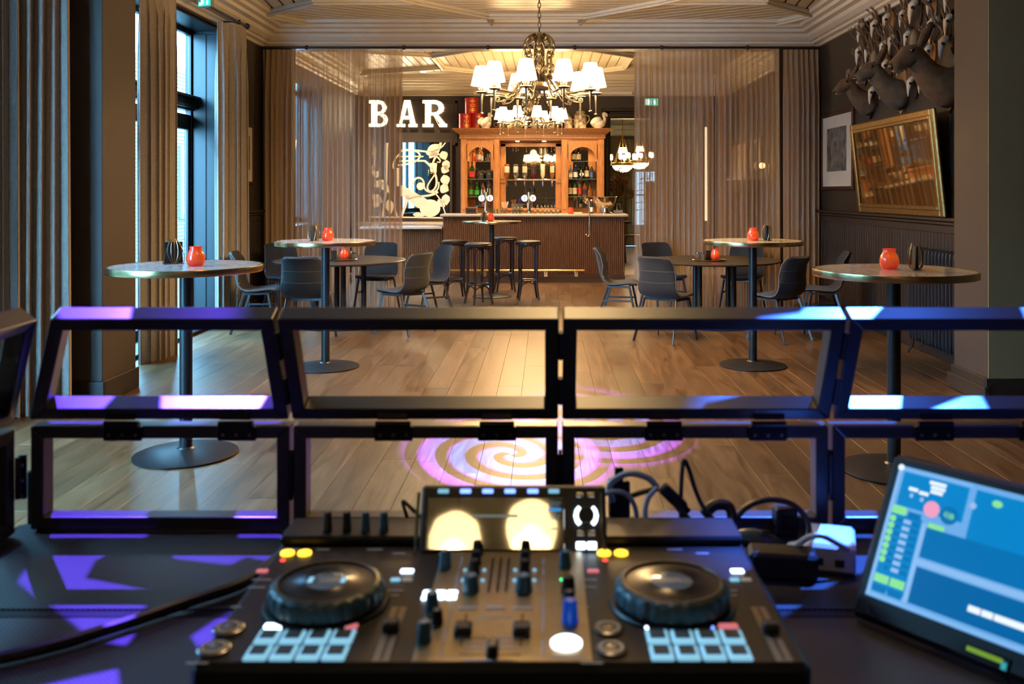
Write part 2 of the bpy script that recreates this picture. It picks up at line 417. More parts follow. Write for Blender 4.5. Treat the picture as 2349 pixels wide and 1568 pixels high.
# ceiling ----------------------------------------------------------
ce = struct(MB().bb(XL-WT, XR+.3, YA-.2, YE+.3, HC+.03, HC+.2).build('ceiling', m_ceil, smooth=False))
def clip(poly, a, b_, c):                      # keep a*x+b*y <= c
    out = []
    for i in range(len(poly)):
        p, q = poly[i], poly[(i+1) % len(poly)]; dp = a*p[0]+b_*p[1]-c; dq = a*q[0]+b_*q[1]-c
        if dp <= 0: out.append(p)
        if dp*dq < 0: t = dp/(dp-dq); out.append((p[0]+(q[0]-p[0])*t, p[1]+(q[1]-p[1])*t))
    return out
def boards(poly, ang, w=.085, z=HC, gap=.020, lift=.028):
    """tongue-and-groove boards filling a convex ceiling panel"""
    b = MB(); nx_, ny_ = -math.sin(ang), math.cos(ang); ds = [nx_*p[0]+ny_*p[1] for p in poly]
    d = min(ds)
    while d < max(ds):
        q = clip(clip(poly, -nx_, -ny_, -(d+gap/2)), nx_, ny_, d+w-gap/2)
        if len(q) > 2: b.prism(q, z, z+lift)
        d += w
    b.bb(min(p[0] for p in poly), max(p[0] for p in poly), min(p[1] for p in poly), max(p[1] for p in poly), z+lift, z+lift+.01)
    return stuff(b.build('board_panel', m_ceil, ce, False))
def rib(p, q, w=.085, h=.05, z=HC):
    p, q = Vector((*p, 0)), Vector((*q, 0)); d = q-p; a = math.atan2(d.y, d.x); c = (p+q)/2
    b = MB(); b.box((c.x, c.y, z-h/2+.005), (d.length+w*.6, w, h), .008, Matrix.Rotation(a, 3, 'Z'))
    b.box((c.x, c.y, z-h-.008), (d.length+w*.3, w*.5, .03), .008, Matrix.Rotation(a, 3, 'Z'))
    return b.build('ceiling_rib', m_cornice, ce, False)
CYR = YB-.32; XA, XB = XL+.3, XR-.3
oc = [(-.71, 11.41), (.52, 11.41), (1.36, 10.55), (2.35, 9.2), (2.35, 7.2), (1.36, 5.8), (.52, 5.0), (-.71, 5.0), (-1.48, 5.8), (-2.5, 7.2), (-2.5, 9.2), (-1.48, 10.55)]
boards(oc, 0, .14, HC-.012, .03)
for i in range(len(oc)): rib(oc[i], oc[(i+1) % len(oc)])
boards([(-3.46, 11.3), (-2.66, 10.55), (-1.48, 10.55), (-.71, 11.41), (-.75, CYR+.1), (-3.1, CYR+.1)], .57, .16, HC, .034)
boards([(3.3, 11.3), (2.55, 10.55), (1.36, 10.55), (.52, 11.41), (.56, CYR+.1), (3.0, CYR+.1)], -.57, .16, HC, .034)
boards([(-.71, 11.41), (.52, 11.41), (.56, CYR+.1), (-.75, CYR+.1)], PI/2)
boards([(XA-.1, CYR+.1), (-3.1, CYR+.1), (-3.46, 11.3), (XA-.1, 11.3)], PI/2)
boards([(XB+.1, CYR+.1), (3.0, CYR+.1), (3.3, 11.3), (XB+.1, 11.3)], PI/2)
boards([(XA-.1, 11.3), (-3.46, 11.3), (-2.66, 10.55), (-1.48, 10.55), (-2.5, 9.2), (-2.5, 7.2), (XA-.1, 7.2)], PI/2+.1, .16, HC, .034)
boards([(XB+.1, 11.3), (3.3, 11.3), (2.55, 10.55), (1.36, 10.55), (2.35, 9.2), (2.35, 7.2), (XB+.1, 7.2)], PI/2-.1, .16, HC, .034)
boards([(XA-.1, YA), (XB+.1, YA), (XB+.1, 4.9), (XA-.1, 4.9)], 0, .12)
for p, q in (((-.71, 11.41), (-.69, CYR)), ((.52, 11.41), (.45, CYR)), ((-2.66, 10.55), (-1.48, 10.55)), ((1.36, 10.55), (2.55, 10.55)),
             ((-2.66, 10.55), (-3.46, 11.3)), ((-3.46, 11.3), (XA, 11.3)), ((-3.46, 11.3), (-3.1, CYR)),
             ((2.55, 10.55), (3.3, 11.3)), ((3.3, 11.3), (XB, 11.3)), ((3.3, 11.3), (3.0, CYR))): rib(p, q)
# bar-room ceiling
ob = [(-1.0, 16.9), (.6, 16.9), (1.4, 16.1), (1.4, 14.7), (.6, 13.9), (-1.0, 13.9), (-1.8, 14.7), (-1.8, 16.1)]
boards(ob, PI/2, .16, HC-.012)
for i in range(8): rib(ob[i], ob[(i+1) % 8], .1, .06)
boards([(XA-.2, 13.0), (XB+.2, 13.0), (XB+.2, 13.88), (XA-.2, 13.88)], 0, .1)
boards([(XA-.2, 16.92), (XB+.2, 16.92), (XB+.2, 18.1), (XA-.2, 18.1)], 0, .07)
boards([(XA-.2, 13.9), (-1.0, 13.9), (-1.8, 14.7), (-1.8, 16.1), (-1.0, 16.9), (XA-.2, 16.9)], PI/2, .13)
boards([(XB+.2, 13.9), (.6, 13.9), (1.4, 14.7), (1.4, 16.1), (.6, 16.9), (XB+.2, 16.9)], .25, .09)
for p, q in (((-1.8, 14.7), (-3.4, 14.0)), ((-1.8, 16.1), (-3.4, 16.9)), ((1.4, 14.7), (3.3, 14.0)), ((1.4, 16.1), (3.3, 16.9)), ((XA, 13.5), (XB, 13.5)), ((XA, 17.4), (XB, 17.4))): rib(p, q)
# cornices (stepped mouldings) -------------------------------------
CP = [(0, 3.44), (.03, 3.44), (.045, 3.47), (.09, 3.485), (.10, 3.51), (.13, 3.52), (.18, 3.56), (.20, 3.60), (.26, 3.615), (.275, 3.65), (.33, 3.665), (.345, 3.70), (.40, 3.71), (.41, 3.75), (.41, 3.79), (0, 3.79)]
def cornice(name, p, q, inward, label):
    """sweep the profile from p to q, mitred at 45 degrees at both ends"""
    p, q = Vector((*p, 0)), Vector((*q, 0)); d = (q-p).normalized(); n = Vector((*inward, 0)); b = MB(); k = len(CP); vs = []
    for base, sg in ((p, 1), (q, -1)):
        for u, z in CP: r = base+n*u+d*(sg*u); vs.append((r.x, r.y, z))
    fs = [(i, (i+1) % k, k+(i+1) % k, k+i) for i in range(k)]
    b.add(vs, fs); return struct(b.build(name, m_cornice, smooth=False), label)
cornice('trim_5', (XL, YB), (XR, YB), (0, -1), 'white cornice above the sheer curtains')
cornice('trim_6', (XL, 7.16), (XL, YB), (1, 0), 'white cornice along the left wall')
cornice('trim_7', (XR, 7.16), (XR, YB), (-1, 0), 'white cornice along the right wall')
cornice('trim_8', (XL, YE), (XR, YE), (0, -1), 'white cornice above the bar back wall')
cornice('trim_9', (XL, YB+.22), (XL, YE), (1, 0), 'white cornice on the left wall of the bar')
cornice('trim_10', (XR, YB+.22), (XR, YE), (-1, 0), 'white cornice on the right wall of the bar')
# windows ----------------------------------------------------------
GX = XL-.36
def window(name, y0, y1, z0, z1, transom, posts, gx=GX, label=None):
    b = MB(); t = .07; dx = .07
    def bar(a0, a1, c0, c1, d=dx): b.bb(gx-d/2, gx+d/2, a0, a1, c0, c1, .006)
    bar(y0, y0+t, z0, z1); bar(y1-t, y1, z0, z1); bar(y0, y1, z1-t, z1); bar(y0, y1, z0, z0+.12)
    if transom:
        bar(y0, y1, transom, transom+.16, .10); b.bb(gx, gx+.13, y0, y1, transom+.13, transom+.16, .006); b.bb(gx, gx+.10, y0, y1, transom+.02, transom+.06, .006)
    for p in posts:
        bar(p-.04, p+.04, z0, z1)
    for p0, p1 in zip([y0]+list(posts), list(posts)+[y1]):
        if transom:
            for e0, e1 in ((p0+.04, p0+.13), (p1-.13, p1-.04)): bar(e0, e1, z0, transom-.05, .05)
            bar(p0+.04, p1-.04, transom-.22, transom-.05, .05)
    o = struct(b.build(name, m_teal, smooth=False), label)
    # reveal lining
    r = MB()
    for yy, sg in ((y0, 1), (y1, -1)):
        r.bb(gx, XL+.005, yy, yy+sg*.02, z0, z1, .004)
        r.bb(gx+.04, gx+.19, yy+sg*.02, yy+sg*.032, z0+.05, z1-.05, .004); r.bb(gx+.205, XL-.02, yy+sg*.02, yy+sg*.032, z0+.05, z1-.05, .004)
    r.bb(gx, XL+.005, y0, y1, z1-.02, z1, .004); r.bb(gx, XL+.03, y0, y1, z0, z0+.02, .004)
    for e in (y0-.11, y1): r.bb(XL, XL+.025, e, e+.11, z0, z1+.1, .005)
    r.build('window_reveal', m_teal, o, False)
    ys = [y0+t]+[q for p in posts for q in (p-.04, p+.04)]+[y1-t]
    for a0, a1 in zip(ys[::2], ys[1::2]):
        if transom:
            MB().bb(gx-.004, gx+.004, a0, a1, transom+.16, z1-t).build('glass_pane', m_pane, o, False)
            MB().bb(gx-.004, gx+.004, a0+.09, a1-.09, z0+.12, transom-.22).build('glass_pane', m_pane, o, False)
        else: MB().bb(gx-.004, gx+.004, a0, a1, z0+.12, z1-t).build('glass_pane', m_pane, o, False)
    return o
def pane_mat():
    m = bpy.data.materials.new('window_glass'); m.use_nodes = True; N = m.node_tree.nodes; L = m.node_tree.links; N.clear()
    out = N.new('ShaderNodeOutputMaterial'); tr = N.new('ShaderNodeBsdfTransparent'); gl = N.new('ShaderNodeBsdfGlossy'); mx = N.new('ShaderNodeMixShader')
    tr.inputs[0].default_value = (.93, .97, .98, 1); gl.inputs['Roughness'].default_value = .01; mx.inputs[0].default_value = .07
    L.new(tr.outputs[0], mx.inputs[1]); L.new(gl.outputs[0], mx.inputs[2]); L.new(mx.outputs[0], out.inputs[0]); return m
m_pane = pane_mat()
window('window_1', W1[0], W1[1], .02, 3.4, 2.46, (3.7,), label='tall window beside the booth')
window('window_2', W2[0], W2[1], .02, 3.4, 2.46, (8.5, 9.55), label='tall teal framed window with transom')
window('window_3', W3[0], W3[1], 1.0, 3.18, None, (13.7, 14.5), label='window of the bar behind the sheer curtain')
# pale building across the street, seen through the panes
m_fac = mat('white_brick', (.15, .17, .17), .8, var=.08, vs=4)
m_facw = mat('facade_window', (.25, .30, .33), .2, var=.1)
fb = thing('street_house', 'pale brick house across the street outside the windows', 'building', (-8.4, 9, 0))
b = MB()
b.bb(-.3, -.04, -9, 14, -.2, 4.4)
for i in range(51): b.bb(-.04, 0, -9, 14, i*.085+.006, i*.085+.079)
b.build('brick_wall', m_fac, fb, False)
for yy in (0.3, 4.6, 8.2, 12.0, -4.0):
    o = MB().bb(-.02, .05, yy, yy+1.3, .9, 2.6, .01).build('window_frame', m_fac, fb, False)
    MB().bb(.05, .056, yy+.1, yy+1.2, 1.0, 2.5).build('pane', m_facw, o, False)
MB().bb(-.02, .12, 2.9, 3.25, -.2, 4.4, .02).build('downpipe', mat('grey_paint', (.5, .54, .54), .5, var=.1), fb, False)
struct(MB().bb(-8.7, XL-WT, -3, 24, -.4, -.2).build('street_ground', mat('wet_asphalt', (.12, .13, .13), .5, var=.2, vs=2), smooth=False))
# doorway casing, left wall panel frames in the bar
b = MB()
for q in ((DX0-.14, DX0, 0, DZ+.14), (DX1, DX1+.14, 0, DZ+.14)): b.bb(q[0], q[1], YE-.05, YE+.01, q[2], q[3], .012); b.bb(q[0]+.03, q[1]-.03, YE-.07, YE-.04, q[2], q[3]-.03, .01)
b.bb(DX0-.14, DX1+.14, YE-.05, YE+.01, DZ, DZ+.14, .012); b.bb(DX0-.18, DX1+.18, YE-.1, YE+.01, DZ+.14, DZ+.2, .012); b.bb(DX0-.1, DX1+.1, YE-.07, YE-.04, DZ+.03, DZ+.1, .01)
struct(b.build('door_1', m_trimdark, smooth=False), 'dark moulded doorway casing beside the bar cabinet')
b = MB()
for x0, x1, z0, z1 in ((XY(850, YE), XY(1050, YE), 2.45, 3.35), (XY(700, YE), XY(840, YE), .9, 3.35)):
    for q in ((x0, x1, z0, z0+.06), (x0, x1, z1-.06, z1), (x0, x0+.06, z0, z1), (x1-.06, x1, z0, z1)): b.bb(q[0], q[1], YE-.025, YE+.01, q[2], q[3], .008)
struct(b.build('trim_11', m_wall, smooth=False), 'raised panel mouldings on the bar back wall')
# ================================================================ furniture in the hall
def marble_mat():
    m = mat('white_marble', (.62, .60, .60), .12, var=.01, coat=.3); N = m.node_tree.nodes; L = m.node_tree.links; b = N['Principled BSDF']
    co = N.new('ShaderNodeTexCoord'); n = N.new('ShaderNodeTexNoise'); n.inputs['Scale'].default_value = 3.2; n.inputs['Detail'].default_value = 8; n.inputs['Distortion'].default_value = 2.5
    L.new(co.outputs['Object'], n.inputs['Vector']); r = N.new('ShaderNodeValToRGB'); L.new(n.outputs[0], r.inputs[0]); e = r.color_ramp.elements
    e[0].position = .475; e[0].color = (.84, .82, .79, 1); e[1].position = .525; e[1].color = (.84, .82, .79, 1); k = e.new(.5); k.color = (.40, .39, .41, 1)
    L.new(r.outputs[0], b.inputs['Base Color']); return m
m_marble = marble_mat()
m_darktop = mat('dark_laminate', (.065, .054, .046), .30, var=.2, vs=5)
def bar_table():
    t = thing('bar_table', 'x', 'table', group='tall marble bar tables')
    MB().lathe([(0, 1.066), (.418, 1.066), (.418, 1.10), (0, 1.10)], 64).build('marble_top', m_marble, t)
    MB().lathe([(.416, 1.064), (.43, 1.064), (.431, 1.066), (.431, 1.099), (.43, 1.101), (.416, 1.101)], 64).build('brass_edge', m_brass, t)
    MB().lathe([(.036, .03), (.036, 1.066)], 24).build('pole', m_black, t)
    MB().lathe([(0, 0), (.285, 0), (.29, .004), (.29, .010), (.28, .014), (.10, .036), (.05, .040), (.04, .05), (0, .05)], 48).build('base_plate', m_black, t)
    MB().lathe([(.037, 1.04), (.10, 1.055), (.11, 1.066)], 24).build('flange', m_black, t)
    return t
bt = bar_table()
BT = [((-2.086, 5.32, 0), .3, 'tall marble bar table with brass edge near the window curtain, closest on the left'),
      ((-1.913, 7.98, 0), 1.1, 'tall marble bar table standing in front of the left round dining table'),
      ((1.828, 8.05, 0), 2.0, 'tall marble bar table standing in front of the right round dining table'),
      ((1.914, 5.02, 0), 2.9, 'tall marble bar table beside the radiator, closest on the right'),
      ((-.777, 13.38, 0), 4.0, 'tall bar table among the stools in front of the bar counter')]
bt.location = BT[0][0]; bt.rotation_euler[2] = BT[0][1]; bt['label'] = BT[0][2]
for l, r, s in BT[1:]: clone(bt, l, r, s)
# candles ----------------------------------------------------------
def candle_mat():
    m = mat('red_glass_glow', (.55, .03, .015), .18, coat=.5, var=.05); N = m.node_tree.nodes; L = m.node_tree.links; b = N['Principled BSDF']
    co = N.new('ShaderNodeTexCoord'); sp = N.new('ShaderNodeSeparateXYZ'); L.new(co.outputs['Object'], sp.inputs[0])
    r = N.new('ShaderNodeValToRGB'); mr = N.new('ShaderNodeMapRange'); mr.inputs['From Min'].default_value = 0; mr.inputs['From Max'].default_value = .11
    L.new(sp.outputs[2], mr.inputs[0]); L.new(mr.outputs[0], r.inputs[0]); e = r.color_ramp.elements
    # candle flame behind red glass: the glow is the lamp's own light
    e[0].position = .05; e[0].color = (.42, .008, .006, 1); e[1].position = 1; e[1].color = (.75, .05, .015, 1); k = e.new(.66); k.color = (1, .17, .02, 1)
    L.new(r.outputs[0], b.inputs['Emission Color']); b.inputs['Emission Strength'].default_value = .5
    m.cycles.emission_sampling = 'NONE'
    return m
m_candle = candle_mat(); m_flame = mat('flame', (1, .6, .2), .5, emit=(1, .55, .16), es=14)
m_wax = mat('candle_wax', (.8, .62, .4), .5, emit=(1, .45, .12), es=1.2, var=.05)
def candle():
    t = thing('candle_holder', 'x', 'candle', group='red glass candle holders')
    MB().lathe([(0, .0), (.036, .0), (.044, .008), (.052, .03), (.052, .05), (.045, .075), (.034, .095), (.033, .108), (.036, .110), (.036, .113), (.030, .113), (.030, .095), (.041, .072), (.047, .05), (.046, .03), (.038, .012), (0, .01)], 24).build('glass_cup', m_candle, t)
    MB().lathe([(0, .012), (.026, .012), (.026, .07), (0, .07)], 14).build('candle', m_wax, t)
    MB().lathe([(0, .072), (.006, .08), (.004, .092), (0, .104)], 8).build('flame', m_flame, t)
    return t
cd = candle()
m_card = mat('black_card', (.010, .010, .012), .5, var=.1)
m_rack = mat('bronze_wire', (.30, .20, .10), .3, .9, var=.1)
def menu_holder():
    t = thing('menu_holder', 'x', 'menu holder', group='menu card holders')
    MB().bb(-.055, .055, -.02, .02, 0, .004, .001).build('foot', m_rack, t)
    for sy in (-.045, .045):
        b = MB()
        for x in (-.05, -.025, 0, .025, .05):
            b.tube(bez((0+x*.1, sy*.4, .003), (x*.7, sy, .03), (x*1.1, sy, .08), (x*.5, sy*.45, .135), 6), .0018, 5)
        b.tube([(-.055, sy*.45, .004), (.055, sy*.45, .004)], .002, 5); b.tube([(-.055, -.02, .003), (-.055, .02, .003)], .002, 5)
        b.tube(bez((-.055, sy*.45, .004), (-.062, sy, .07), (-.03, sy*.6, .12), (-.012, sy*.45, .146), 8), .002, 5)
        b.tube(bez((.055, sy*.45, .004), (.062, sy, .07), (.03, sy*.6, .12), (.012, sy*.45, .146), 8), .002, 5)
        b.build('wire_side', m_rack, t)
    for i in range(3): MB().box((0, (i-1)*.006, .068), (.10, .003, .125), 0, Matrix.Rotation((i-1)*.03, 3, 'X')).build('menu_card', m_card, t, False)
    return t
mh = menu_holder()
CANDLES = [((449, -2.086, 5.27), 1.10, 'glowing red glass candle on the near left marble bar table'),
           ((752, -1.913, 8.0), 1.10, 'glowing red glass candle on the bar table before the left round table'),
           ((1727.5, 1.828, 8.02), 1.10, 'glowing red glass candle on the bar table before the right round table'),
           ((2040, 1.914, 5.05), 1.10, 'glowing red glass candle on the near right marble bar table'),
           ((1126, -.78, 13.3), 1.10, 'glowing red glass candle on the bar table among the stools'),
           ((789, -2.3, 10.4), .768, 'glowing red candle on the tray of the left round table'),
           ((1641, 1.9, 10.36), .768, 'glowing red candle on the tray of the right round table'),
           ((1309, 0, 15.6), 1.152, 'unlit looking red candle glass on the bar counter')]
first = True
for (px, _, Y), z, lab in CANDLES:
    loc = (XY(px, Y), Y, z)
    if first: cd.location = loc; cd['label'] = lab; first = False
    else: clone(cd, loc, 0.3*Y, lab)
MENUS = [((398, 5.42), .55, 'wire menu holder with black cards on the near left bar table'),
         ((720, 7.95), 1.45, 'menu holder seen edge-on on the bar table before the left round table'),
         ((1760, 8.0), 1.0, 'wire menu holder beside the candle on the bar table before the right round table'),
         ((2100, 5.0), 1.35, 'menu holder seen edge-on on the near right bar table'),
         ((1110, 13.3), 1.4, 'menu holder seen edge-on on the bar table among the stools')]
first = True
for (px, Y), rz, lab in MENUS:
    loc = (XY(px, Y), Y, 1.10)
    if first: mh.location = loc; mh.rotation_euler[2] = rz; mh['label'] = lab; first = False
    else: clone(mh, loc, rz, lab)
# round dining tables ----------------------------------------------
def round_table():
    t = thing('round_table', 'x', 'table', group='round dark dining tables')
    MB().lathe([(0, .725), (.72, .725), (.745, .735), (.75, .745), (.745, .75), (0, .75)], 64).build('table_top', m_darktop, t)
    for a in range(4):
        x, y = .27*math.cos(a*PI/2+.35), .27*math.sin(a*PI/2+.35)
        MB().cyl((x, y, .02), (x, y, .725), .03, n=14).build('post', m_black, t)
    MB().lathe([(0, 0), (.48, 0), (.48, .01), (.45, .018), (0, .03)], 48).build('base_plate', m_black, t)
    MB().lathe([(0, .70), (.34, .70), (.34, .725), (0, .725)], 32).build('top_plate', m_black, t)
    return t
rt = round_table(); TL, TR = (-2.35, 10.5, 0), (1.94, 10.5, 0)
rt.location = TL; rt['label'] = 'round dark dining table on the left with a tray of glasses'
clone(rt, TR, .4, 'round dark dining table on the right with a tray of glasses')
m_tray = mat('brass_tray', (.60, .42, .20), .25, 1.0, var=.1)
for (cx_, cy_), side in (((XY(781, 10.4), 10.4), 'left'), ((XY(1627, 10.36), 10.36), 'right')):
    o = MB().lathe([(0, 0), (.18, 0), (.19, .012), (.195, .013), (.192, .016), (.18, .006), (0, .006)], 32).build('serving_tray', m_tray)
    o.location = (cx_, cy_, .75); tag(o, 'round brass serving tray on the %s round table' % side, 'tray')
m_gl2 = mat('drinking_glass', (.9, .95, .96), .03, 0, trans=.95, ior=1.4, var=.01)
def tumbler(h=.075, r=.032):
    return MB().lathe([(0, 0), (r*.85, 0), (r, h), (r-.002, h), (r*.85-.003, .008), (0, .008)], 14).mesh('tumbler', m_gl2)
tm = tumbler()
def put(me, name, loc, label, cat, group=None, rz=0):
    o = bpy.data.objects.new(name, me); col.objects.link(o); o.location = loc; o.rotation_euler[2] = rz; return tag(o, label, cat, group)
for i, (px, Y, lab) in enumerate(((803, 10.46, 'left glass shaker on the left tray'), (810, 10.36, 'right glass shaker on the left tray'),
                                  (1601, 10.36, 'left drinking glass on the right tray'), (1613, 10.3, 'right drinking glass on the right tray'))):
    t = thing('condiment_glass', lab, 'glass', (XY(px, Y), Y, .756), 0, 'glasses on the table trays')
    inst(tm, 'glass_body', t); MB().lathe([(0, .074), (.03, .074), (.03, .086), (.012, .098), (0, .098)], 12).build('metal_lid', m_chrome, t)
for px, Y, lab in ((766, 10.42, 'small black card block on the left tray'), (1624, 10.42, 'small black card block on the right tray')):
    t = thing('card_block', lab, 'card block', (XY(px, Y), Y, .756), .2, 'card blocks on the trays')
    MB().box((0, 0, .055), (.06, .03, .10), .002).build('cards', m_card, t); MB().box((0, 0, .005), (.08, .045, .01), .002).build('stand', m_black, t)
# shell chairs ------------------------------------------------------
def chair():
    t = thing('shell_chair', 'x', 'chair', group='grey shell chairs')
    prof = [(.225, .435), (.215, .452), (.16, .462), (.08, .455), (0, .447), (-.07, .446), (-.125, .462), (-.165, .50), (-.19, .55), (-.208, .61), (-.222, .67), (-.236, .73), (-.25, .79), (-.268, .845), (-.285, .868)]
    wid = [.34, .42, .45, .46, .465, .465, .46, .455, .45, .445, .44, .43, .42, .40, .34]
    def sheet(off):
        G = []
        for k, ((y, z), w_) in enumerate(zip(prof, wid)):
            p = prof[max(0, k-1)]; q = prof[min(len(prof)-1, k+1)]; d = Vector((0, q[0]-p[0], q[1]-p[1])).normalized(); nrm = Vector((0, d.z, -d.y))
            bk = min(1, max(0, (k-5)/5)); row = []
            for i in range(13):
                u = (i-6)/6; lift = .018*u*u*(1-bk)+bk*.065*u*u*(1-.35*(k > 12))
                base = Vector((u*w_/2, y, z)) + Vector((0, lift*bk, lift*(1-bk)))
                row.append(base-nrm*off*(1-.5*abs(u)**6))
            G.append(row)
        return G
    A, B = sheet(-.016), sheet(.016); b = MB(); nx_, ny_ = 13, len(prof)
    vs = [tuple(p) for r in A for p in r]+[tuple(p) for r in B for p in r]; o = nx_*ny_; fs = []
    for j in range(ny_-1):
        for i in range(nx_-1):
            a = j*nx_+i; fs.append((a, a+nx_, a+nx_+1, a+1)); fs.append((o+a, o+a+1, o+a+nx_+1, o+a+nx_))
    rim = [i for i in range(nx_)]+[j*nx_+nx_-1 for j in range(1, ny_)]+[(ny_-1)*nx_+i for i in range(nx_-2, -1, -1)]+[j*nx_ for j in range(ny_-2, 0, -1)]
    for a, c in zip(rim, rim[1:]+rim[:1]): fs.append((a, c, o+c, o+a))
    b.add(vs, fs); sh = b.build('seat_shell', m_felt, t, ang=60)
    m_seam = mat('seam_thread', (.10, .10, .11), .7, var=.1)
    for k in (9, 11):
        y, z = prof[k]; p = prof[k-1]; q = prof[k+1]; d = Vector((0, q[0]-p[0], q[1]-p[1])).normalized(); nrm = Vector((0, d.z, -d.y))
        pts = [Vector(B[k][i])-nrm*.001 for i in range(13)]
        MB().tube(pts, .0016, 4).build('seam', m_seam, sh)
    MB().tube([Vector(A[j][0]) + (Vector(B[j][0])-Vector(A[j][0]))*.5 for j in range(ny_)], .006, 5).build('piping', m_seam, sh)
    MB().tube([Vector(A[j][12]) + (Vector(B[j][12])-Vector(A[j][12]))*.5 for j in range(ny_)], .006, 5).build('piping', m_seam, sh)
    MB().box((.222, -.15, .54), (.004, .014, .03), .001).build('label_tab', mat('silver_tab', (.5, .5, .5), .3, .8, var=.1), sh)
    def barbox(p, q, w_=.026, d=.014):
        p, q = Vector(p), Vector(q); dd = q-p; bq = MB()
        R = dd.to_track_quat('Z', 'X').to_matrix().to_4x4(); bq.box((p+q)/2, (w_, d, dd.length), .002, R.to_3x3()); return bq
    m_leg = mat('grey_powder_steel', (.10, .115, .13), .32, .75, var=.1)
    for s_ in (-1, 1):
        barbox((s_*.19, .15, .43), (s_*.235, .235, 0)).build('leg', m_leg, t, False)
        barbox((s_*.19, -.10, .43), (s_*.235, -.235, 0)).build('leg', m_leg, t, False)
        barbox((s_*.19, .16, .43), (s_*.19, -.11, .43)).build('side_rail', m_leg, t, False)
        barbox((s_*.21, .185, .27), (s_*.21, -.165, .27), .022).build('stretcher', m_leg, t, False)
    barbox((-.19, -.09, .43), (.19, -.09, .43)).build('cross_rail', m_leg, t, False); barbox((-.19, .14, .43), (.19, .14, .43)).build('cross_rail', m_leg, t, False)
    return t
ch = chair()
def face(x, y, tx, ty, extra=0): return math.atan2(ty-y, tx-x)-PI/2+extra
CH = [((-3.16, 10.05), None, 1.45, 'grey shell chair side-on beside the window curtain at the left table'),
      ((-3.22, 11.45), TL, 0, 'grey shell chair in the shade behind the left table by the wall'),
      ((-2.44, 9.42), TL, .05, 'grey shell chair with its back to us at the left table'),
      ((-2.12, 11.55), TL, .1, 'grey shell chair on the far side of the left table facing us'),
      ((-1.52, 9.93), TL, .1, 'grey shell chair right of the left table, nearer of two'),
      ((-1.40, 11.1), TL, 0, 'grey shell chair right of the left table, next to the bar stools'),
      ((.86, 10.75), TR, .05, 'grey shell chair side-on at the left of the right table, next to the bar'),
      ((1.50, 11.55), TR, 0, 'grey shell chair on the far side of the right table, left of its tray'),
      ((1.24, 9.42), TR, -.12, 'grey shell chair with its back to us left of the right pole'),
      ((2.48, 11.5), TR, 0, 'grey shell chair hidden behind the bar table pole at the right table'),
      ((2.42, 9.45), TR, .25, 'grey shell chair with its back to us right of the right pole'),
      ((3.06, 10.05), TR, .2, 'grey shell chair side-on at the right of the right table, next to the dark wainscot')]
for i, ((x, y), tgt, ex, lab) in enumerate(CH):
    rz = face(x, y, tgt[0], tgt[1], ex) if tgt else -ex
    if i == 0: ch.location = (x, y, 0); ch.rotation_euler[2] = rz; ch['label'] = lab
    else: clone(ch, (x, y, 0), rz, lab)
# bentwood bar stools -----------------------------------------------
def stool():
    t = thing('bar_stool', 'x', 'stool', group='bentwood bar stools'); H = .835; R0 = .185
    MB().lathe([(0, H-.028), (R0-.01, H-.028), (R0, H-.022), (R0-.004, H-.008), (R0-.04, H-.001), (0, H+.004)], 28).build('seat_cushion', m_leather, t)
    MB().lathe([(R0-.03, H-.06), (R0-.002, H-.06), (R0+.006, H-.052), (R0+.006, H-.030), (R0-.002, H-.024), (R0-.03, H-.024), (R0-.03, H-.06)], 28).build('seat_ring', m_bent, t)
    rr = .145
    MB().tube([(rr*math.cos(a*PI/12), rr*math.sin(a*PI/12), .27) for a in range(24)], .0105, 8, True).build('foot_ring', m_bent, t)
    for k in range(4):
        a = PI/4+k*PI/2; c, s_ = math.cos(a), math.sin(a)
        pts = [(c*r, s_*r, z) for r, z in ((.165, H-.03), (.160, .70), (.156, .5), (.158, .27), (.168, .15), (.20, .0))]
        MB().tube(pts, [.017, .0175, .0175, .017, .016, .014], 8).build('leg', m_bent, t)
        a2 = a+PI/2
        for z0, dz, r in ((H-.06, -.11, .158), (.26, -.11, .155)):
            p0 = Vector((math.cos(a)*r, math.sin(a)*r, z0+dz)); p3 = Vector((math.cos(a2)*r, math.sin(a2)*r, z0+dz)); mid = (p0+p3)/2
            pm_ = mid.normalized(); top = Vector((mid.x, mid.y, 0)).normalized()*r*.92; top.z = z0
            MB().tube(bez(p0, p0+Vector((0, 0, .08)), (top+p0)/2+Vector((0, 0, .03)), top, 7), .009, 6).build('brace', m_bent, t)
            MB().tube(bez(p3, p3+Vector((0, 0, .08)), (top+p3)/2+Vector((0, 0, .03)), top, 7), .009, 6).build('brace', m_bent, t)
    return t
st = stool()
ST = [((-1.30, 13.2), .25, 'dark bentwood bar stool at the left end of the bar, half behind a chair'),
      ((-.905, 12.5), .55, 'dark bentwood bar stool nearest us, left of the bar table pole'),
      ((-.62, 14.1), .2, 'dark bentwood bar stool behind the bar table pole, closest to the counter'),
      ((-.24, 13.04), .12, 'dark bentwood bar stool furthest to the right')]
for i, ((x, y), rz, lab) in enumerate(ST):
    if i == 0: st.location = (x, y, 0); st.rotation_euler[2] = rz; st['label'] = lab
    else: clone(st, (x, y, 0), rz, lab)
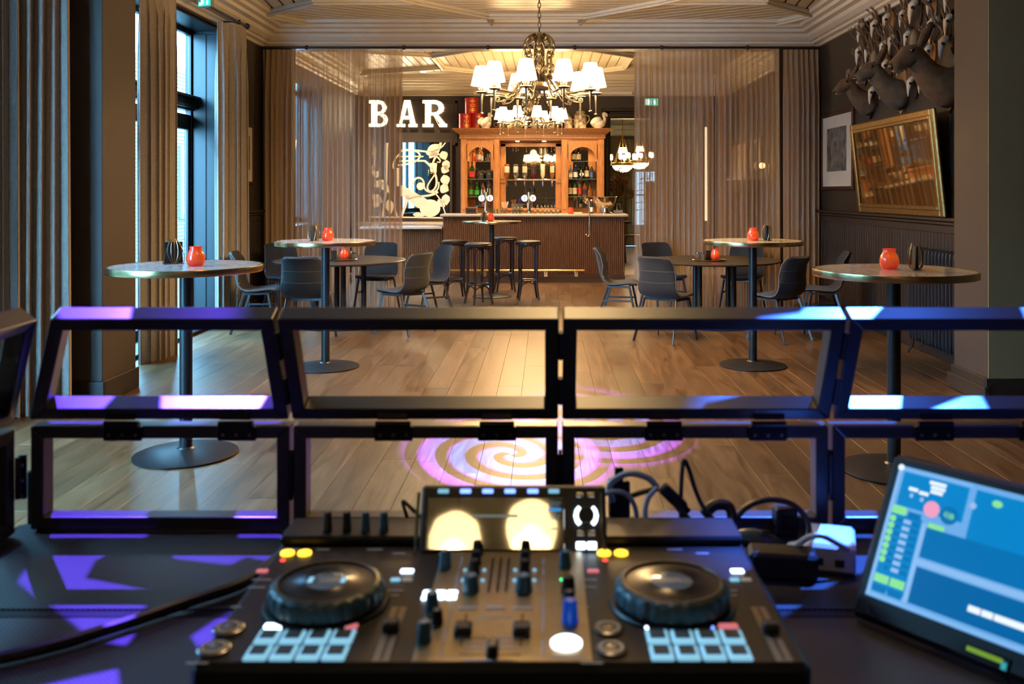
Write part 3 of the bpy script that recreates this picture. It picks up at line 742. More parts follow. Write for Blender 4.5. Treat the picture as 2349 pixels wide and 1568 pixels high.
# ================================================================ curtains and rods
def curtain_mesh(L, ztop, zbot, folds, amp, seed, overlap=.0, gather=.35, flare=1.0, step=8, nz=16):
    rnd = random.Random(seed); G = []; n = folds*step
    ph = [rnd.uniform(-.5, .5) for _ in range(folds+2)]; am = [rnd.uniform(.3, 1.6) for _ in range(folds+2)]
    drift = [rnd.uniform(-.7, .7) for _ in range(folds+2)]
    for k in range(nz+1):
        t = k/nz; z = ztop+(zbot-ztop)*t; row = []
        g = gather+(1-gather)*min(1, t*5)
        for i in range(n+1):
            f = i/step; j = int(f); fr = f-j; a0 = am[min(j, folds)]*(1-fr)+am[min(j+1, folds)]*fr
            p = 2*PI*f+(ph[min(j, folds)]*(1-fr)+ph[min(j+1, folds)]*fr)*(.4+.6*t)
            x = L*i/n + overlap*math.sin(2*p)*g + (L/folds)*.35*(drift[min(j, folds)]*(1-fr)+drift[min(j+1, folds)]*fr)*t*flare
            y = amp*a0*g*math.sin(p)*(1+.15*math.sin(3*t+j))
            row.append(Vector((x, y, z)))
        G.append(row)
    return G
def curtain(name, label, p0, p1, ztop, zbot, folds, amp, m, seed, overlap=0.0, group=None, gather=.4, cat='curtain', hem=True):
    d = Vector((p1[0]-p0[0], p1[1]-p0[1], 0)); L = d.length; a = math.atan2(d.y, d.x)
    t = thing(name, label, cat, (p0[0], p0[1], 0), a, group)
    G = curtain_mesh(L, ztop, zbot, folds, amp, seed, overlap, gather)
    MB().grid(G).build('cloth', m, t, ang=180)
    return t, G
# lined linen drapes on the window wall
curtain('window_drape', 'grey linen drape nearest us beside the booth window', (-3.70, 6.12), (-3.35, 6.44), 3.5, -.004, 6, .055, m_curt, 1, .02, 'linen window drapes')
curtain('window_drape', 'taupe linen drape hanging at the near edge of the middle window', (-3.56, 8.05), (-3.47, 8.62), 3.44, -.004, 5, .05, m_curt, 2, .02, 'linen window drapes')
curtain('window_drape', 'taupe linen drape at the far edge of the middle window, under the rod finial', (-3.62, 10.12), (-3.47, 10.62), 3.42, -.004, 5, .045, m_curt, 3, .02, 'linen window drapes')
def rod(name, label, p0, p1, z, r, brackets, finials, wallx=None, wally=None):
    t = thing(name, label, 'curtain rod', (p0[0], p0[1], z)); d = Vector((p1[0]-p0[0], p1[1]-p0[1], 0)); u = d.normalized()
    MB().cyl((0, 0, 0), d, r, n=12).build('rod', m_trimdark, t)
    for f in brackets:
        p = d*f; b = MB(); b.sph(p, r*1.9, 10, 6)
        if wallx is not None: b.cyl(p, (wallx-p0[0], p.y, 0), r*.7, n=8)
        if wally is not None: b.cyl(p+Vector((0, 0, r)), p+Vector((0, wally-p0[1]-.0, r)), r*.7, n=8)
        b.build('bracket', m_trimdark, t)
    for f in finials:
        MB().sph(d*f+u*(.03 if f > .5 else -.03), r*2.6, 12, 8).build('finial', m_trimdark, t)
    return t
rod('curtain_rod', 'dark curtain rod with ball finial above the middle window', (-3.55, 7.2), (-3.5, 10.72), 3.47, .014, (.06, .93), (1,), wallx=XL)
rod('curtain_rod', 'dark curtain rod above the booth window', (-3.5, 1.5), (-3.45, 6.5), 3.53, .014, (.1, .9), (1,), wallx=XL)
# sheer curtains across the opening to the bar
CYL = 12.02
rod('curtain_rod', 'long black curtain rod across the opening to the bar', (XY(601, CYL), CYL), (XY(1881, CYL), CYL), ZY(109, CYL), .016, (.08, .254, .405, .56, .716, .87), (), wally=YB)
zt = ZY(113.5, CYL); SG = 'sheer curtains across the opening'
for px0, px1, fo, am_, ov, seed, lab in (
        (604, 676, 6, .07, .02, 11, 'sheer brown curtain panel against the left wall'),
        (678, 804, 11, .07, .02, 12, 'sheer brown curtain panel behind the left round table'),
        (806, 924, 10, .065, .018, 13, 'sheer brown curtain panel hanging in front of the letter B'),
        (1456, 1637, 14, .065, .018, 14, 'sheer brown curtain panel in front of the doorway and exit sign'),
        (1639, 1788, 12, .07, .02, 15, 'sheer brown curtain panel behind the right round table'),
        (1796, 1879, 7, .07, .018, 16, 'sheer brown curtain panel against the right wall')):
    curtain('sheer_curtain', lab, (XY(px0, CYL), CYL), (XY(px1, CYL), CYL), zt, .006, fo, am_, m_sheer, seed, ov, SG, .3)
# ================================================================ the bar
BY = 15.4; SB = FPX/BY
def bX(px): return (px-CX)/SB
bar = thing('bar_counter', 'brown reeded wooden bar counter with a pale worktop', 'bar', (0, BY, 0))
x0, x1 = bX(1016), bX(1433)
MB().bb(x0, x1, .02, .62, .10, 1.10).build('carcass', m_oakd, bar, False)
b = MB(); n = int((x1-x0)/.034)
for i in range(n):
    xx = x0+(i+.5)*(x1-x0)/n; b.box((xx, .008, .62), (.024, .022, .96), .007)
stuff(b.build('reeded_slats', m_oakd, bar, False))
MB().bb(x0-.01, x1+.01, .03, .6, 0, .10).build('plinth', mat('plinth_brown', (.09, .045, .022), .5, var=.2), bar, False)
m_wtop = mat('pale_stone_top', (.55, .45, .36), .22, var=.15, vs=8)
MB().bb(bX(1010), bX(1441), -.05, .72, 1.112, 1.152, .006).build('worktop', m_wtop, bar, False)
MB().bb(bX(1012), bX(1439), -.035, .70, 1.095, 1.112, .003).build('worktop_edge', m_oakd, bar, False)
fr = MB().cyl((bX(1018), -.17, .22), (bX(1340), -.17, .22), .019, n=12).build('foot_rail', m_brass, bar)
for px in (1112, 1252, 1322):
    bb_ = MB(); bb_.bb(bX(px)-.03, bX(px)+.03, -.004, .0, .10, .2, .004); bb_.cyl((bX(px), 0, .16), (bX(px), -.17, .21), .011, n=8); bb_.build('rail_bracket', m_chrome, bar)
# lower service counter left of it
sv = thing('service_counter', 'low wooden service counter with pale top left of the bar', 'counter', (0, BY, 0))
MB().bb(-3.1, x0-.02, .06, .62, 0, .90).build('carcass', m_oakd, sv, False)
b = MB()
for i in range(40): b.box((-3.1+(i+.5)*.0333, .05, .48), (.024, .022, .82), .007)
stuff(b.build('reeded_slats', m_oakd, sv, False))
MB().bb(-3.14, x0-.012, -.02, .68, .90, .94, .006).build('worktop', m_wtop, sv, False)
# back counter under the cabinet
bc = thing('back_counter', 'wooden back counter under the bar cabinet', 'counter', (0, 17.2, 0))
MB().bb(-3.6, 1.16, 0, 1.0, 0, .9).build('carcass', m_oakd, bc, False); MB().bb(-3.6, 1.17, -.03, 1.02, .9, .94, .006).build('worktop', m_wtop, bc, False)
# ---------------------------------------------------------------- back bar cabinet
KY = 17.6; SK = FPX/KY
def kX(px): return (px-CX)/SK
def kZ(py): return EYE+(CY-py)/SK
cab = thing('back_bar_cabinet', 'honey oak back bar cabinet with two arched niches and mirrors', 'cabinet', (0, KY, .94))
def kb(px0, px1, y0, y1, py0, py1, bev=.006): return MB().bb(kX(px0), kX(px1), y0, y1, kZ(py0)-.94, kZ(py1)-.94, bev)
KB = CY+(EYE-.942)*SK       # pixel row of the cabinet foot
kb(1057, 1388, .62, .66, KB, 300).build('back_board', m_oak, cab, False)
for a, c in ((1057, 1070), (1133, 1146), (1288, 1302), (1371, 1386)):
    o = kb(a, c, -.02, .62, KB, 318).build('stile', m_oak, cab, False)
    kb(a+2.5, c-2.5, -.032, -.02, 480, 330, .004).build('raised_fillet', m_oak, o, False)
kb(1054, 1389, -.04, .64, 318, 308).build('frieze', m_oak, cab, False)
b = MB(); zt_ = kZ(308)-.94
for k, (o_, h0, h1) in enumerate(((.02, 0, .02), (.05, .02, .04), (.075, .04, .06), (.10, .06, .08), (.125, .08, .10))):
    b.bb(kX(1054)-o_, kX(1389)+o_, -.04-o_, .64, zt_+h0, zt_+h1+.001, .006)
b.bb(kX(1040), kX(1400), -.18, .64, zt_+.10, kZ(295)-.94, .008)
b.build('cornice', m_oak, cab, False)
m_mirk = mat('bar_mirror', (.62, .60, .55), .015, 1.0, var=.02)
m_shelf = mat('glass_shelf', (.75, .95, .88), .03, trans=.85, ior=1.45, var=.01)
m_down = mat('downlight_lens', (1, .9, .7), .3, emit=(1, .78, .45), es=60)
def downlight(px, py, y, parent, e=7, zz=None):
    z = kZ(py)-.94 if zz is None else zz
    MB().lathe([(0, z-.004), (.03, z-.004), (.038, z-.006), (.04, z+.002), (0, z+.002)], 14, (kX(px), y, 0)).build('downlight', m_down, parent)
    l = bpy.data.lights.new('downlight_beam', 'SPOT'); l.energy = e*3.5; l.color = (1, .68, .34); l.spot_size = 2.2; l.spot_blend = .8; l.shadow_soft_size = .03
    lo = bpy.data.objects.new('downlight_beam', l); col.objects.link(lo); lo.parent = parent; lo.location = (kX(px), y, z-.03)
for a, c, cx_ in ((1070, 1133, 1103), (1302, 1371, 1334)):
    x0_, x1_ = kX(a), kX(c); zs, zt2 = kZ(363)-.94, kZ(318)-.94; xm = kX(cx_); r = (x1_-x0_)/2*.86; xc = (x0_+x1_)/2
    rise = kZ(337)-kZ(363)
    pts = [(x0_, kZ(365)-.94), (x0_, zt2), (x1_, zt2), (x1_, kZ(365)-.94), (xc+r, kZ(365)-.94)]+[(xc+r*math.cos(t_*PI/16), zs+rise*math.sin(t_*PI/16)) for t_ in range(17)]+[(xc-r, kZ(365)-.94)]
    M_ = Matrix(((1, 0, 0, 0), (0, 0, -1, 0), (0, 1, 0, 0), (0, 0, 0, 1)))
    MB().prism(pts, -.03, 0, M_).build('arch_panel', m_oak, cab, False)
    kb(a, c, .585, .60, KB, 330, 0).build('niche_back', m_oak, cab, False)
    kb(cx_-17, cx_+18, .572, .585, 478, 332, 0).build('niche_mirror', m_mirk, cab, False)
    for q in ((a, a+1.5), (c-1.5, c)): kb(q[0], q[1], .0, .58, KB, 330, 0).build('niche_cheek', m_oak, cab, False)
    MB().bb(x0_, x1_, .03, .6, zt2-.02, zt2).build('niche_roof', m_oak, cab, False)
    for py in (369.5, 410, 450.3): kb(a+1.5, c-1.5, .05, .50, py+1.3, py, .001).build('glass_shelf', m_shelf, cab, False)
    downlight(cx_, 0, .3, cab, 14, zt2-.02)
kb(1146, 1288, .50, .51, KB, 318, 0).build('centre_board', m_oak, cab, False)
kb(1158, 1275, .485, .497, 478, 334, 0).build('centre_mirror', m_mirk, cab, False)
kb(1146, 1158, .44, .50, 480, 326).build('mirror_frame', m_oak, cab, False); kb(1275, 1288, .44, .50, 480, 326).build('mirror_frame', m_oak, cab, False)
kb(1146, 1288, .44, .50, 334, 324).build('mirror_frame', m_oak, cab, False); kb(1146, 1288, .44, .50, 484, 478).build('mirror_frame', m_oak, cab, False)
kb(1146, 1288, .0, .5, 322, 318, .004).build('centre_roof', m_oak, cab, False)
for px in (1186, 1248): downlight(px, 322, .25, cab, 12)
MB().bb(kX(1147), kX(1287), .22, .28, kZ(413)-.94, kZ(410)-.94, .004).build('optic_rail', m_chrome, cab, False)
# ---------------------------------------------------------------- bottles
def gl(name, c, t=.85, e=0): return mat(name, c, .05, 0, trans=t, ior=1.45, var=.02, coat=.2)
G_GREEN = gl('green_glass', (.10, .30, .08)); G_DK = gl('dark_bottle_glass', (.012, .016, .012), .2); G_CLR = m_gl2; G_AMB = gl('amber_spirit', (.55, .20, .04), .6)
G_BLUE = gl('blue_glass', (.03, .07, .30), .5); G_ICE = gl('pale_blue_glass', (.55, .75, .85), .7); G_CREAM = mat('cream_liqueur', (.70, .60, .42), .25, coat=.3, var=.05); G_RED = mat('dark_red_bottle', (.10, .012, .015), .15, coat=.4, var=.1)
L_CR = mat('cream_label', (.70, .60, .42), .5, var=.1); L_BK = mat('black_label', (.015, .015, .018), .4, var=.1); L_RD = mat('red_label', (.55, .03, .03), .4, var=.1); L_WH = mat('white_label', (.75, .74, .70), .5, var=.1); L_BL = mat('blue_label', (.05, .15, .5), .4, var=.1); L_GN = mat('green_cap', (.05, .35, .05), .35, var=.1)
def bottle(label, loc, h, r, body, cap, lab=None, neck=.36, rn=.013, square=False, flip=False, grp='bottles on the bar cabinet shelves', diamond=False):
    t = thing('bottle', label, 'bottle', loc, 0, grp)
    sh = h*(1-neck)
    prof = [(0, 0), (r*.9, 0), (r, .008), (r, sh*.9), (r*.92, sh), (r*.55, sh+(h-sh)*.28), (rn*1.1, sh+(h-sh)*.45), (rn, h*.93), (rn, h), (0, h)]
    n = 4 if square else 16
    RM = Matrix.Rotation(PI/4, 4, 'Z') if square else Matrix()
    k = 1.25 if square else 1
    F = T(0, 0, h) @ Matrix.Rotation(PI, 4, 'X') if flip else Matrix()
    def lt(pr, nn=n): q = MB(); q.M = F; return q.lathe([(a*(k if nn == 4 else 1), z) for a, z in pr], nn, (0, 0, 0), RM if nn == 4 else None)
    lt(prof).build('glass_body', body, t, ang=30)
    lt([(0, h*.9), (rn*1.25, h*.9), (rn*1.25, h*1.02), (0, h*1.02)], 10).build('cap', cap, t)
    if lab and not diamond:
        lt([(r*1.01, sh*.2), (r*1.03, sh*.2), (r*1.03, sh*.72), (r*1.01, sh*.72)]).build('paper_label', lab, t, ang=30)
    if diamond:
        MB().prism([(-.05, 0), (0, -.055), (.05, 0), (0, .055)], 0, .003, T(0, -r*.92, sh*.5) @ Matrix(((1, 0, 0, 0), (0, 0, -1, 0), (0, 1, 0, 0), (0, 0, 0, 1)))).build('paper_label', lab, t, False)
    return t
def onshelf(px, py, y=.24): return (kX(px)*(KY+y)/KY, KY+y, kZ(py)+.001)
S1, S2, S3 = 369.5, 410.0, 450.3
bottle('small amber bottle on the top shelf of the left niche', onshelf(1086, S1), .20, .035, G_AMB, L_BK, L_RD)
bottle('tall amber bottle under the light on the top shelf of the left niche', onshelf(1099, S1), .30, .040, G_AMB, L_WH, L_WH)
bottle('dark herbal bottle with red label and red top, middle shelf of the left niche', onshelf(1083, S2), .33, .052, G_GREEN, L_RD, L_RD, square=True)
bottle('left green gin bottle on the lowest shelf of the left niche', onshelf(1080, S3), .30, .042, G_GREEN, L_WH, L_GN)
bottle('right green gin bottle on the lowest shelf of the left niche', onshelf(1094, S3), .27, .050, G_GREEN, L_GN, L_GN)
bottle('rosy spirit bottle with white label, lowest shelf of the left niche', onshelf(1108, S3), .28, .045, G_AMB, L_BK, L_WH)
bottle('clear bottle with red cap on the lowest shelf of the left niche', onshelf(1121, S3), .33, .035, G_CLR, L_RD, L_WH)
bottle('left wine bottle with cream label on the top shelf of the right niche', onshelf(1315, S1), .32, .043, G_DK, L_BK, L_CR)
bottle('right wine bottle with cream label on the top shelf of the right niche', onshelf(1327.5, S1), .32, .043, G_DK, L_BK, L_CR)
bottle('pale blue square gin bottle in the right niche', onshelf(1309, S2), .27, .036, G_ICE, L_WH, L_WH, square=True)
bottle('deep blue bottle with white label in the right niche', onshelf(1320.5, S2), .27, .046, G_BLUE, L_BL, L_WH, neck=.3)
bottle('squat black bottle with a white diamond label in the right niche', onshelf(1334, S2), .26, .062, G_DK, L_BK, L_WH, neck=.3, diamond=True)
bottle('tall black bottle beside the diamond label in the right niche', onshelf(1346.5, S2), .36, .045, G_DK, L_BK, L_CR)
bottle('slim clear bottle with blue label in the right niche', onshelf(1357, S2), .29, .036, G_CLR, L_WH, L_BL)
bottle('dark wine bottle with cream label, lowest shelf of the right niche', onshelf(1307.5, S3), .36, .046, G_DK, L_CR, L_CR)
bottle('bright green bottle with cream label, lowest shelf of the right niche', onshelf(1319, S3), .36, .044, G_GREEN, L_BK, L_CR)
bottle('clear spirit bottle with red label, lowest shelf of the right niche', onshelf(1330.5, S3), .35, .042, G_CLR, L_WH, L_RD)
bottle('square dark whisky bottle, lowest shelf of the right niche', onshelf(1341, S3), .29, .045, G_AMB, L_BK, L_BK, square=True)
bottle('amber decanter with glass stopper, lowest shelf of the right niche', onshelf(1353, S3), .25, .052, G_AMB, G_CLR, None, neck=.55)
for px, bd, cp, lb, lab in ((1161, G_AMB, L_BK, L_WH, 'leftmost upside-down bottle on the rail, amber rum'), (1182, G_CLR, L_BK, L_WH, 'second upside-down bottle on the rail, clear with white label'),
        (1203, G_CLR, L_RD, L_CR, 'third upside-down bottle on the rail, clear with cream label'), (1224, G_RED, L_RD, L_BK, 'upside-down dark red bottle with green base on the rail'),
        (1245, G_CREAM, L_BK, None, 'upside-down cream white bottle on the rail'), (1267, G_AMB, L_CR, L_CR, 'rightmost upside-down bottle on the rail, square amber')):
    t = bottle(lab, (kX(px), KY+.25, kZ(411)-.06), .36, .044, bd, cp, lb, flip=True, grp='upside-down bottles on the rail', square=(px == 1267))
    MB().lathe([(0, -.07), (.008, -.07), (.008, -.03), (.018, -.03), (.018, .02), (0, .02)], 10).build('optic_measure', m_chrome, t)
    if px == 1224: MB().lathe([(0, .355), (.045, .355), (.045, .372), (0, .372)], 14).build('green_base', L_GN, t)
for px, fill, lab in ((1103, (.65, .42, .15), 'glass jar of snacks in the left niche'), (1122, (.55, .45, .3), 'half empty glass jar at the right of the left niche')):
    t = thing('snack_jar', lab, 'jar', onshelf(px, S2), 0, 'jars in the left niche')
    MB().lathe([(0, 0), (.058, 0), (.062, .02), (.062, .13), (.05, .15), (.048, .15), (.058, .128), (.058, .02), (0, .01)], 16).build('glass', m_gl2, t)
    MB().lathe([(0, .012), (.054, .015), (.054, .09), (.03, .11), (0, .1)], 12).build('snacks', mat('nuts_%d' % px, fill, .6, var=.5, vs=60), t)
    MB().lathe([(0, .15), (.052, .15), (.052, .168), (0, .17)], 14).build('lid', m_gl2, t)
for i, (px, dz) in enumerate(((1117, 0), (1124, 0), (1120.5, .076))):
    put(tm, 'tumbler', (kX(px)*1.013, KY+.24, kZ(S1)+dz+.001), ('left tumbler of the stack on the top shelf of the left niche', 'right tumbler of the stack on the top shelf of the left niche', 'topmost tumbler of the stack in the left niche')[i], 'glass', 'tumblers in the left niche')
# ---------------------------------------------------------------- on the counter
CT = 1.152
def beer_tap(px, label, Y=15.85):
    t = thing('beer_tap', label, 'beer tap', (XY(px, Y), Y, CT), 0, 'beer taps')
    MB().lathe([(0, 0), (.06, 0), (.06, .01), (.04, .02), (.034, .03), (.034, .33), (.03, .37), (0, .375)], 20).build('column', m_chrome, t)
    for sx in (-1, 1):
        MB().tube([(sx*.02, -.03, .30), (sx*.06, -.06, .30), (sx*.07, -.10, .29), (sx*.07, -.11, .22)], .011, 8).build('spout', m_chrome, t)
        d = MB(); d.M = T(sx*.072, -.065, .265) @ Matrix.Rotation(PI/2, 4, 'X'); d.lathe([(0, -.01), (.058, -.01), (.058, .006), (.052, .01), (0, .01)], 20); k = d.build('medallion', m_chrome, t)
        d = MB(); d.M = T(sx*.072, -.0765, .265) @ Matrix.Rotation(PI/2, 4, 'X'); d.lathe([(0, .001), (.05, 0), (.05, .004), (0, .006)], 20); d.build('lit_disc', mat('tap_light', (.9, .95, 1), .3, emit=(.72, .88, 1), es=9), k)
        MB().tube([(sx*.045, -.05, .33), (sx*.05, -.06, .39), (sx*.05, -.065, .46)], [.012, .014, .010], 8).build('handle', m_plastic, t)
    return t
beer_tap(1115, 'chrome beer tap with two lit discs behind the bar table candle'); beer_tap(1213, 'chrome beer tap with two lit discs in the middle of the counter')
m_silver = mat('polished_silver', (.74, .70, .64), .1, 1.0, var=.05)
pb = thing('punch_bowl', 'large polished silver punch bowl at the right end of the bar counter', 'bowl', (XY(1388, 15.75), 15.75, CT))
MB().lathe([(.16, .14), (.20, .20), (.208, .285), (.216, .29), (.208, .292), (.20, .285), (.19, .20), (.14, .125), (.05, .09), (0, .085)], 40).build('bowl', m_silver, pb)
MB().lathe([(0, 0), (.13, 0), (.13, .012), (.09, .03), (.085, .09), (.12, .115), (.17, .15), (.10, .10), (0, .09)], 36).build('foot', m_silver, pb)
gp = thing('hook_pole', 'curved brass pole with a hooked end in front of the bar counter', 'pole', (XY(1348, 15.28), 15.28, 0))
MB().tube([(-.03, 0, 1.33), (-.025, 0, 1.38), (0, 0, 1.41), (.026, 0, 1.38), (.03, 0, 1.3), (.028, 0, .82), (.02, 0, .79), (0, 0, .78), (-.02, 0, .80)], .012, 10).build('pole', m_brass, gp)
MB().sph((-.022, 0, .81), .018, 10, 8).build('end_ball', m_chrome, gp)
MB().cyl((.028, 0, 1.0), (.028, .117, 1.0), .008, n=8).build('wall_bracket', m_brass, gp)
bottle('small dark bottle with white label beside the punch bowl', (XY(1357, 15.85), 15.85, CT), .24, .03, G_DK, L_WH, L_WH, grp='bottles on the counter')
bx = thing('steel_dispenser', 'brushed steel napkin dispenser at the left end of the bar counter', 'dispenser', (XY(1082, 15.75), 15.75, CT))
MB().box((0, 0, .06), (.20, .12, .11), .012).build('body', m_chrome, bx, False); MB().box((0, -.061, .05), (.14, .004, .05), .001).build('slot_plate', m_blackm, bx, False); MB().box((0, 0, .002), (.21, .13, .006), .002).build('foot', m_plastic, bx, False)
sc_ = thing('straw_cup', 'glass cup full of pale pink straws on the bar counter', 'cup', (XY(1158, 15.8), 15.8, CT))
MB().lathe([(0, 0), (.04, 0), (.045, .1), (.042, .1), (.037, .006), (0, .006)], 14).build('cup', m_gl2, sc_)
for i in range(14):
    a = i*2.4; MB().cyl((.01*math.cos(a), .01*math.sin(a), .01), (.06*math.cos(a), .05*math.sin(a), .19+.01*(i % 3)), .004, n=6).build('straw', mat('pink_straw', (.75, .42, .34), .4, var=.05), sc_)
w_m = MB().lathe([(0, 0), (.03, 0), (.034, .01), (.036, .085), (.034, .085), (.031, .012), (0, .01)], 14).mesh('glass_body', m_gl2)
NTH = ['first', 'second', 'third', 'fourth', 'fifth', 'sixth', 'seventh', 'eighth', 'ninth', 'tenth']
for row in range(2):
    for i in range(3):
        put(w_m, 'stacked_glass', (XY(1178+i*8.5, 15.8), 15.8, CT+row*.086), '%s glass from the left in the %s layer of the glass stack on the counter' % (NTH[i], ('lower', 'upper')[row]), 'glass', 'stacked glasses on the counter')
sm_m = MB().lathe([(0, 0), (.022, 0), (.028, .03), (.024, .06), (.012, .075), (.012, .085), (.02, .09), (0, .095)], 12).mesh('glass_body', m_gl2)
for i, px in enumerate((1228, 1240, 1250, 1259, 1270, 1280)):
    put(sm_m, 'upturned_glass', (XY(px, 15.8), 15.8, CT), '%s upturned small glass from the left in the row right of the middle tap' % NTH[i], 'glass', 'row of upturned glasses')
for i, px in enumerate((1136, 1145)):
    put(w_m, 'water_glass', (XY(px, 15.75), 15.75, CT), ('water glass right beside the bar table candle', 'water glass left of the straw cup')[i], 'glass', 'water glasses on the counter')
put(MB().box((0, 0, .012), (.14, .1, .022), .003).mesh('cream_napkins', L_CR, False), 'napkin_stack', (XY(1326, 15.8), 15.8, CT), 'stack of cream napkins right of the counter candle', 'napkins')
put(MB().box((0, 0, .03), (.16, .05, .055), .004).mesh('cream_card', L_CR, False), 'reserved_card', (XY(1418, 15.9), 15.9, CT), 'cream card block behind the punch bowl', 'card')
# ---------------------------------------------------------------- on top of the cabinet
TOPZ = kZ(295)+.001
m_tin = mat('red_tin', (.50, .03, .02), .3, .2, var=.1, coat=.3); m_tinr = mat('gold_print', (.75, .45, .10), .35, .6, var=.1)
def tin(px, dz, lab):
    t = thing('red_tin', lab, 'tin', (kX(px), KY+.2, TOPZ+dz), 0, 'red tins on the cabinet')
    MB().lathe([(0, 0), (.13, 0), (.13, .285), (0, .285)], 28).build('can', m_tin, t)
    MB().lathe([(.131, .272), (.134, .274), (.134, .298), (.12, .302), (0, .302)], 28).build('lid', m_tin, t)
    b = MB(); b.M = T(.03, -.131, .15) @ Matrix.Rotation(PI/2, 4, 'X'); b.lathe([(.035, 0), (.05, 0), (.05, .004), (.035, .004), (.035, 0)], 20, (0, 0, 0), Matrix.Diagonal((1, .6, 1, 1))); b.build('oval_print', m_tinr, t)
    b = MB()
    for z, w_ in ((.245, .13), (.225, .10), (.085, .13), (.065, .11), (.045, .12)):
        for q in range(7): a = PI*1.5+(.03+(q-3)*w_/7)/.132; b.box((.132*math.cos(a), .132*math.sin(a), z), (.003, w_/9, .011), 0, Matrix.Rotation(a, 3, 'Z'))
    b.build('printed_lines', m_tinr, t, False)
    return t
tin(1066, 0, 'left red tin of the bottom pair on the cabinet'); tin(1095, 0, 'right red tin of the bottom pair on the cabinet'); tin(1080, .303, 'topmost red tin standing on the other two')
def swan(px, lab, rz, s=1.0, m=None):
    t = thing('swan_figurine', lab, 'figurine', (kX(px), KY-.04, TOPZ), rz, 'porcelain swans on the cabinet'); m = m or m_white
    MB().sph((0, 0, .10*s), .12*s, 16, 10, (1.25, .8, .82)).build('body', m, t)
    MB().tube(bez((.09*s, 0, .12*s), (.20*s, 0, .16*s), (.06*s, 0, .30*s), (.12*s, 0, .31*s), 10)+[(.17*s, 0, .28*s), (.18*s, 0, .24*s)], [.05*s]*2+[.034*s]*6+[.028*s]*3+[.03*s, .012*s], 10).build('neck', m, t)
    for sy in (-1, 1): MB().sph((-.05*s, sy*.07*s, .15*s), .09*s, 12, 8, (1.3, .35, .8), Matrix.Rotation(-.5, 4, 'Y')).build('wing', m, t)
    MB().lathe([(0, 0), (.08*s, 0), (.09*s, .02*s), (0, .03*s)], 16).build('foot', m, t)
    return t
swan(1114, 'white porcelain swan beside the red tins', .9, .95); swan(1372, 'white porcelain swan jug at the right end of the cabinet', 0.0, .95)
m_delft = mat('delft_glaze', (.62, .52, .36), .25, var=.75, vs=16, c2=(.03, .035, .05), coat=.3)
def stein(px, h, r, lab, knob=True):
    t = thing('stoneware_jar', lab, 'jar', (kX(px), KY+.16, TOPZ), 0, 'painted jars on the cabinet')
    MB().lathe([(0, 0), (r*.9, 0), (r, .01), (r*.95, h*.1), (r*1.02, h*.5), (r*.9, h*.8), (r*.7, h*.86), (r*.75, h*.88), (0, h*.88)], 20).build('body', m_delft, t)
    MB().lathe([(0, h*.88), (r*.8, h*.88), (r*.7, h*.95), (r*.2, h), (r*.25, h*1.06), (r*.12, h*1.14), (0, h*1.15)], 16).build('lid', m_delft, t)
    MB().tube([(r*.95, 0, h*.75), (r*1.35, 0, h*.7), (r*1.4, 0, h*.5), (r*1.0, 0, h*.28)], .012, 8).build('handle', m_delft, t)
    return t
stein(1304, .26, .085, 'small painted stoneware jar on the cabinet, left of the big one'); stein(1332, .36, .125, 'big blue painted stoneware jar on the cabinet')
def teapot(px, lab, s, m):
    t = thing('teapot', lab, 'teapot', (kX(px), KY+.2, TOPZ), 0.2, 'pots on the cabinet')
    MB().lathe([(0, 0), (.07*s, 0), (.11*s, .06*s), (.10*s, .13*s), (.05*s, .17*s), (.02*s, .19*s), (.025*s, .21*s), (0, .22*s)], 18).build('body', m, t)
    MB().tube(bez((.09*s, 0, .07*s), (.15*s, 0, .08*s), (.15*s, 0, .14*s), (.19*s, 0, .17*s), 6), [.02*s]*4+[.013*s]*3, 8).build('spout', m, t)
    MB().tube(bez((-.09*s, 0, .13*s), (-.20*s, 0, .17*s), (-.20*s, 0, .03*s), (-.09*s, 0, .05*s), 8), .010*s, 7).build('handle', m, t)
m_pot = mat('brown_earthenware', (.26, .17, .09), .35, var=.3)
teapot(1150, 'brown teapot on the cabinet beside the left swan', .9, m_pot); teapot(1186, 'tan teapot on the cabinet behind the small chandelier', 1.1, mat('tan_earthenware', (.5, .38, .2), .35, var=.2)); teapot(1230, 'wide cream pot in the middle of the cabinet top', 1.2, m_white); teapot(1272, 'dark brown pot behind the right arms of the small chandelier', 1.1, m_pot)
# white roller tube on the wall above the cabinet
rb = thing('roller_blind', 'long white roller blind tube on the wall above the cabinet', 'roller blind', (XY(1268, YE-.1), YE-.1, ZY(213, YE-.1)))
MB().cyl((-1.56, 0, 0), (1.55, 0, 0), .036, n=16).build('tube', m_white, rb)
for x in (-1.58, 1.55): MB().bb(x, x+.03, -.04, .1, -.045, .045, .008).build('end_bracket', m_white, rb, False)
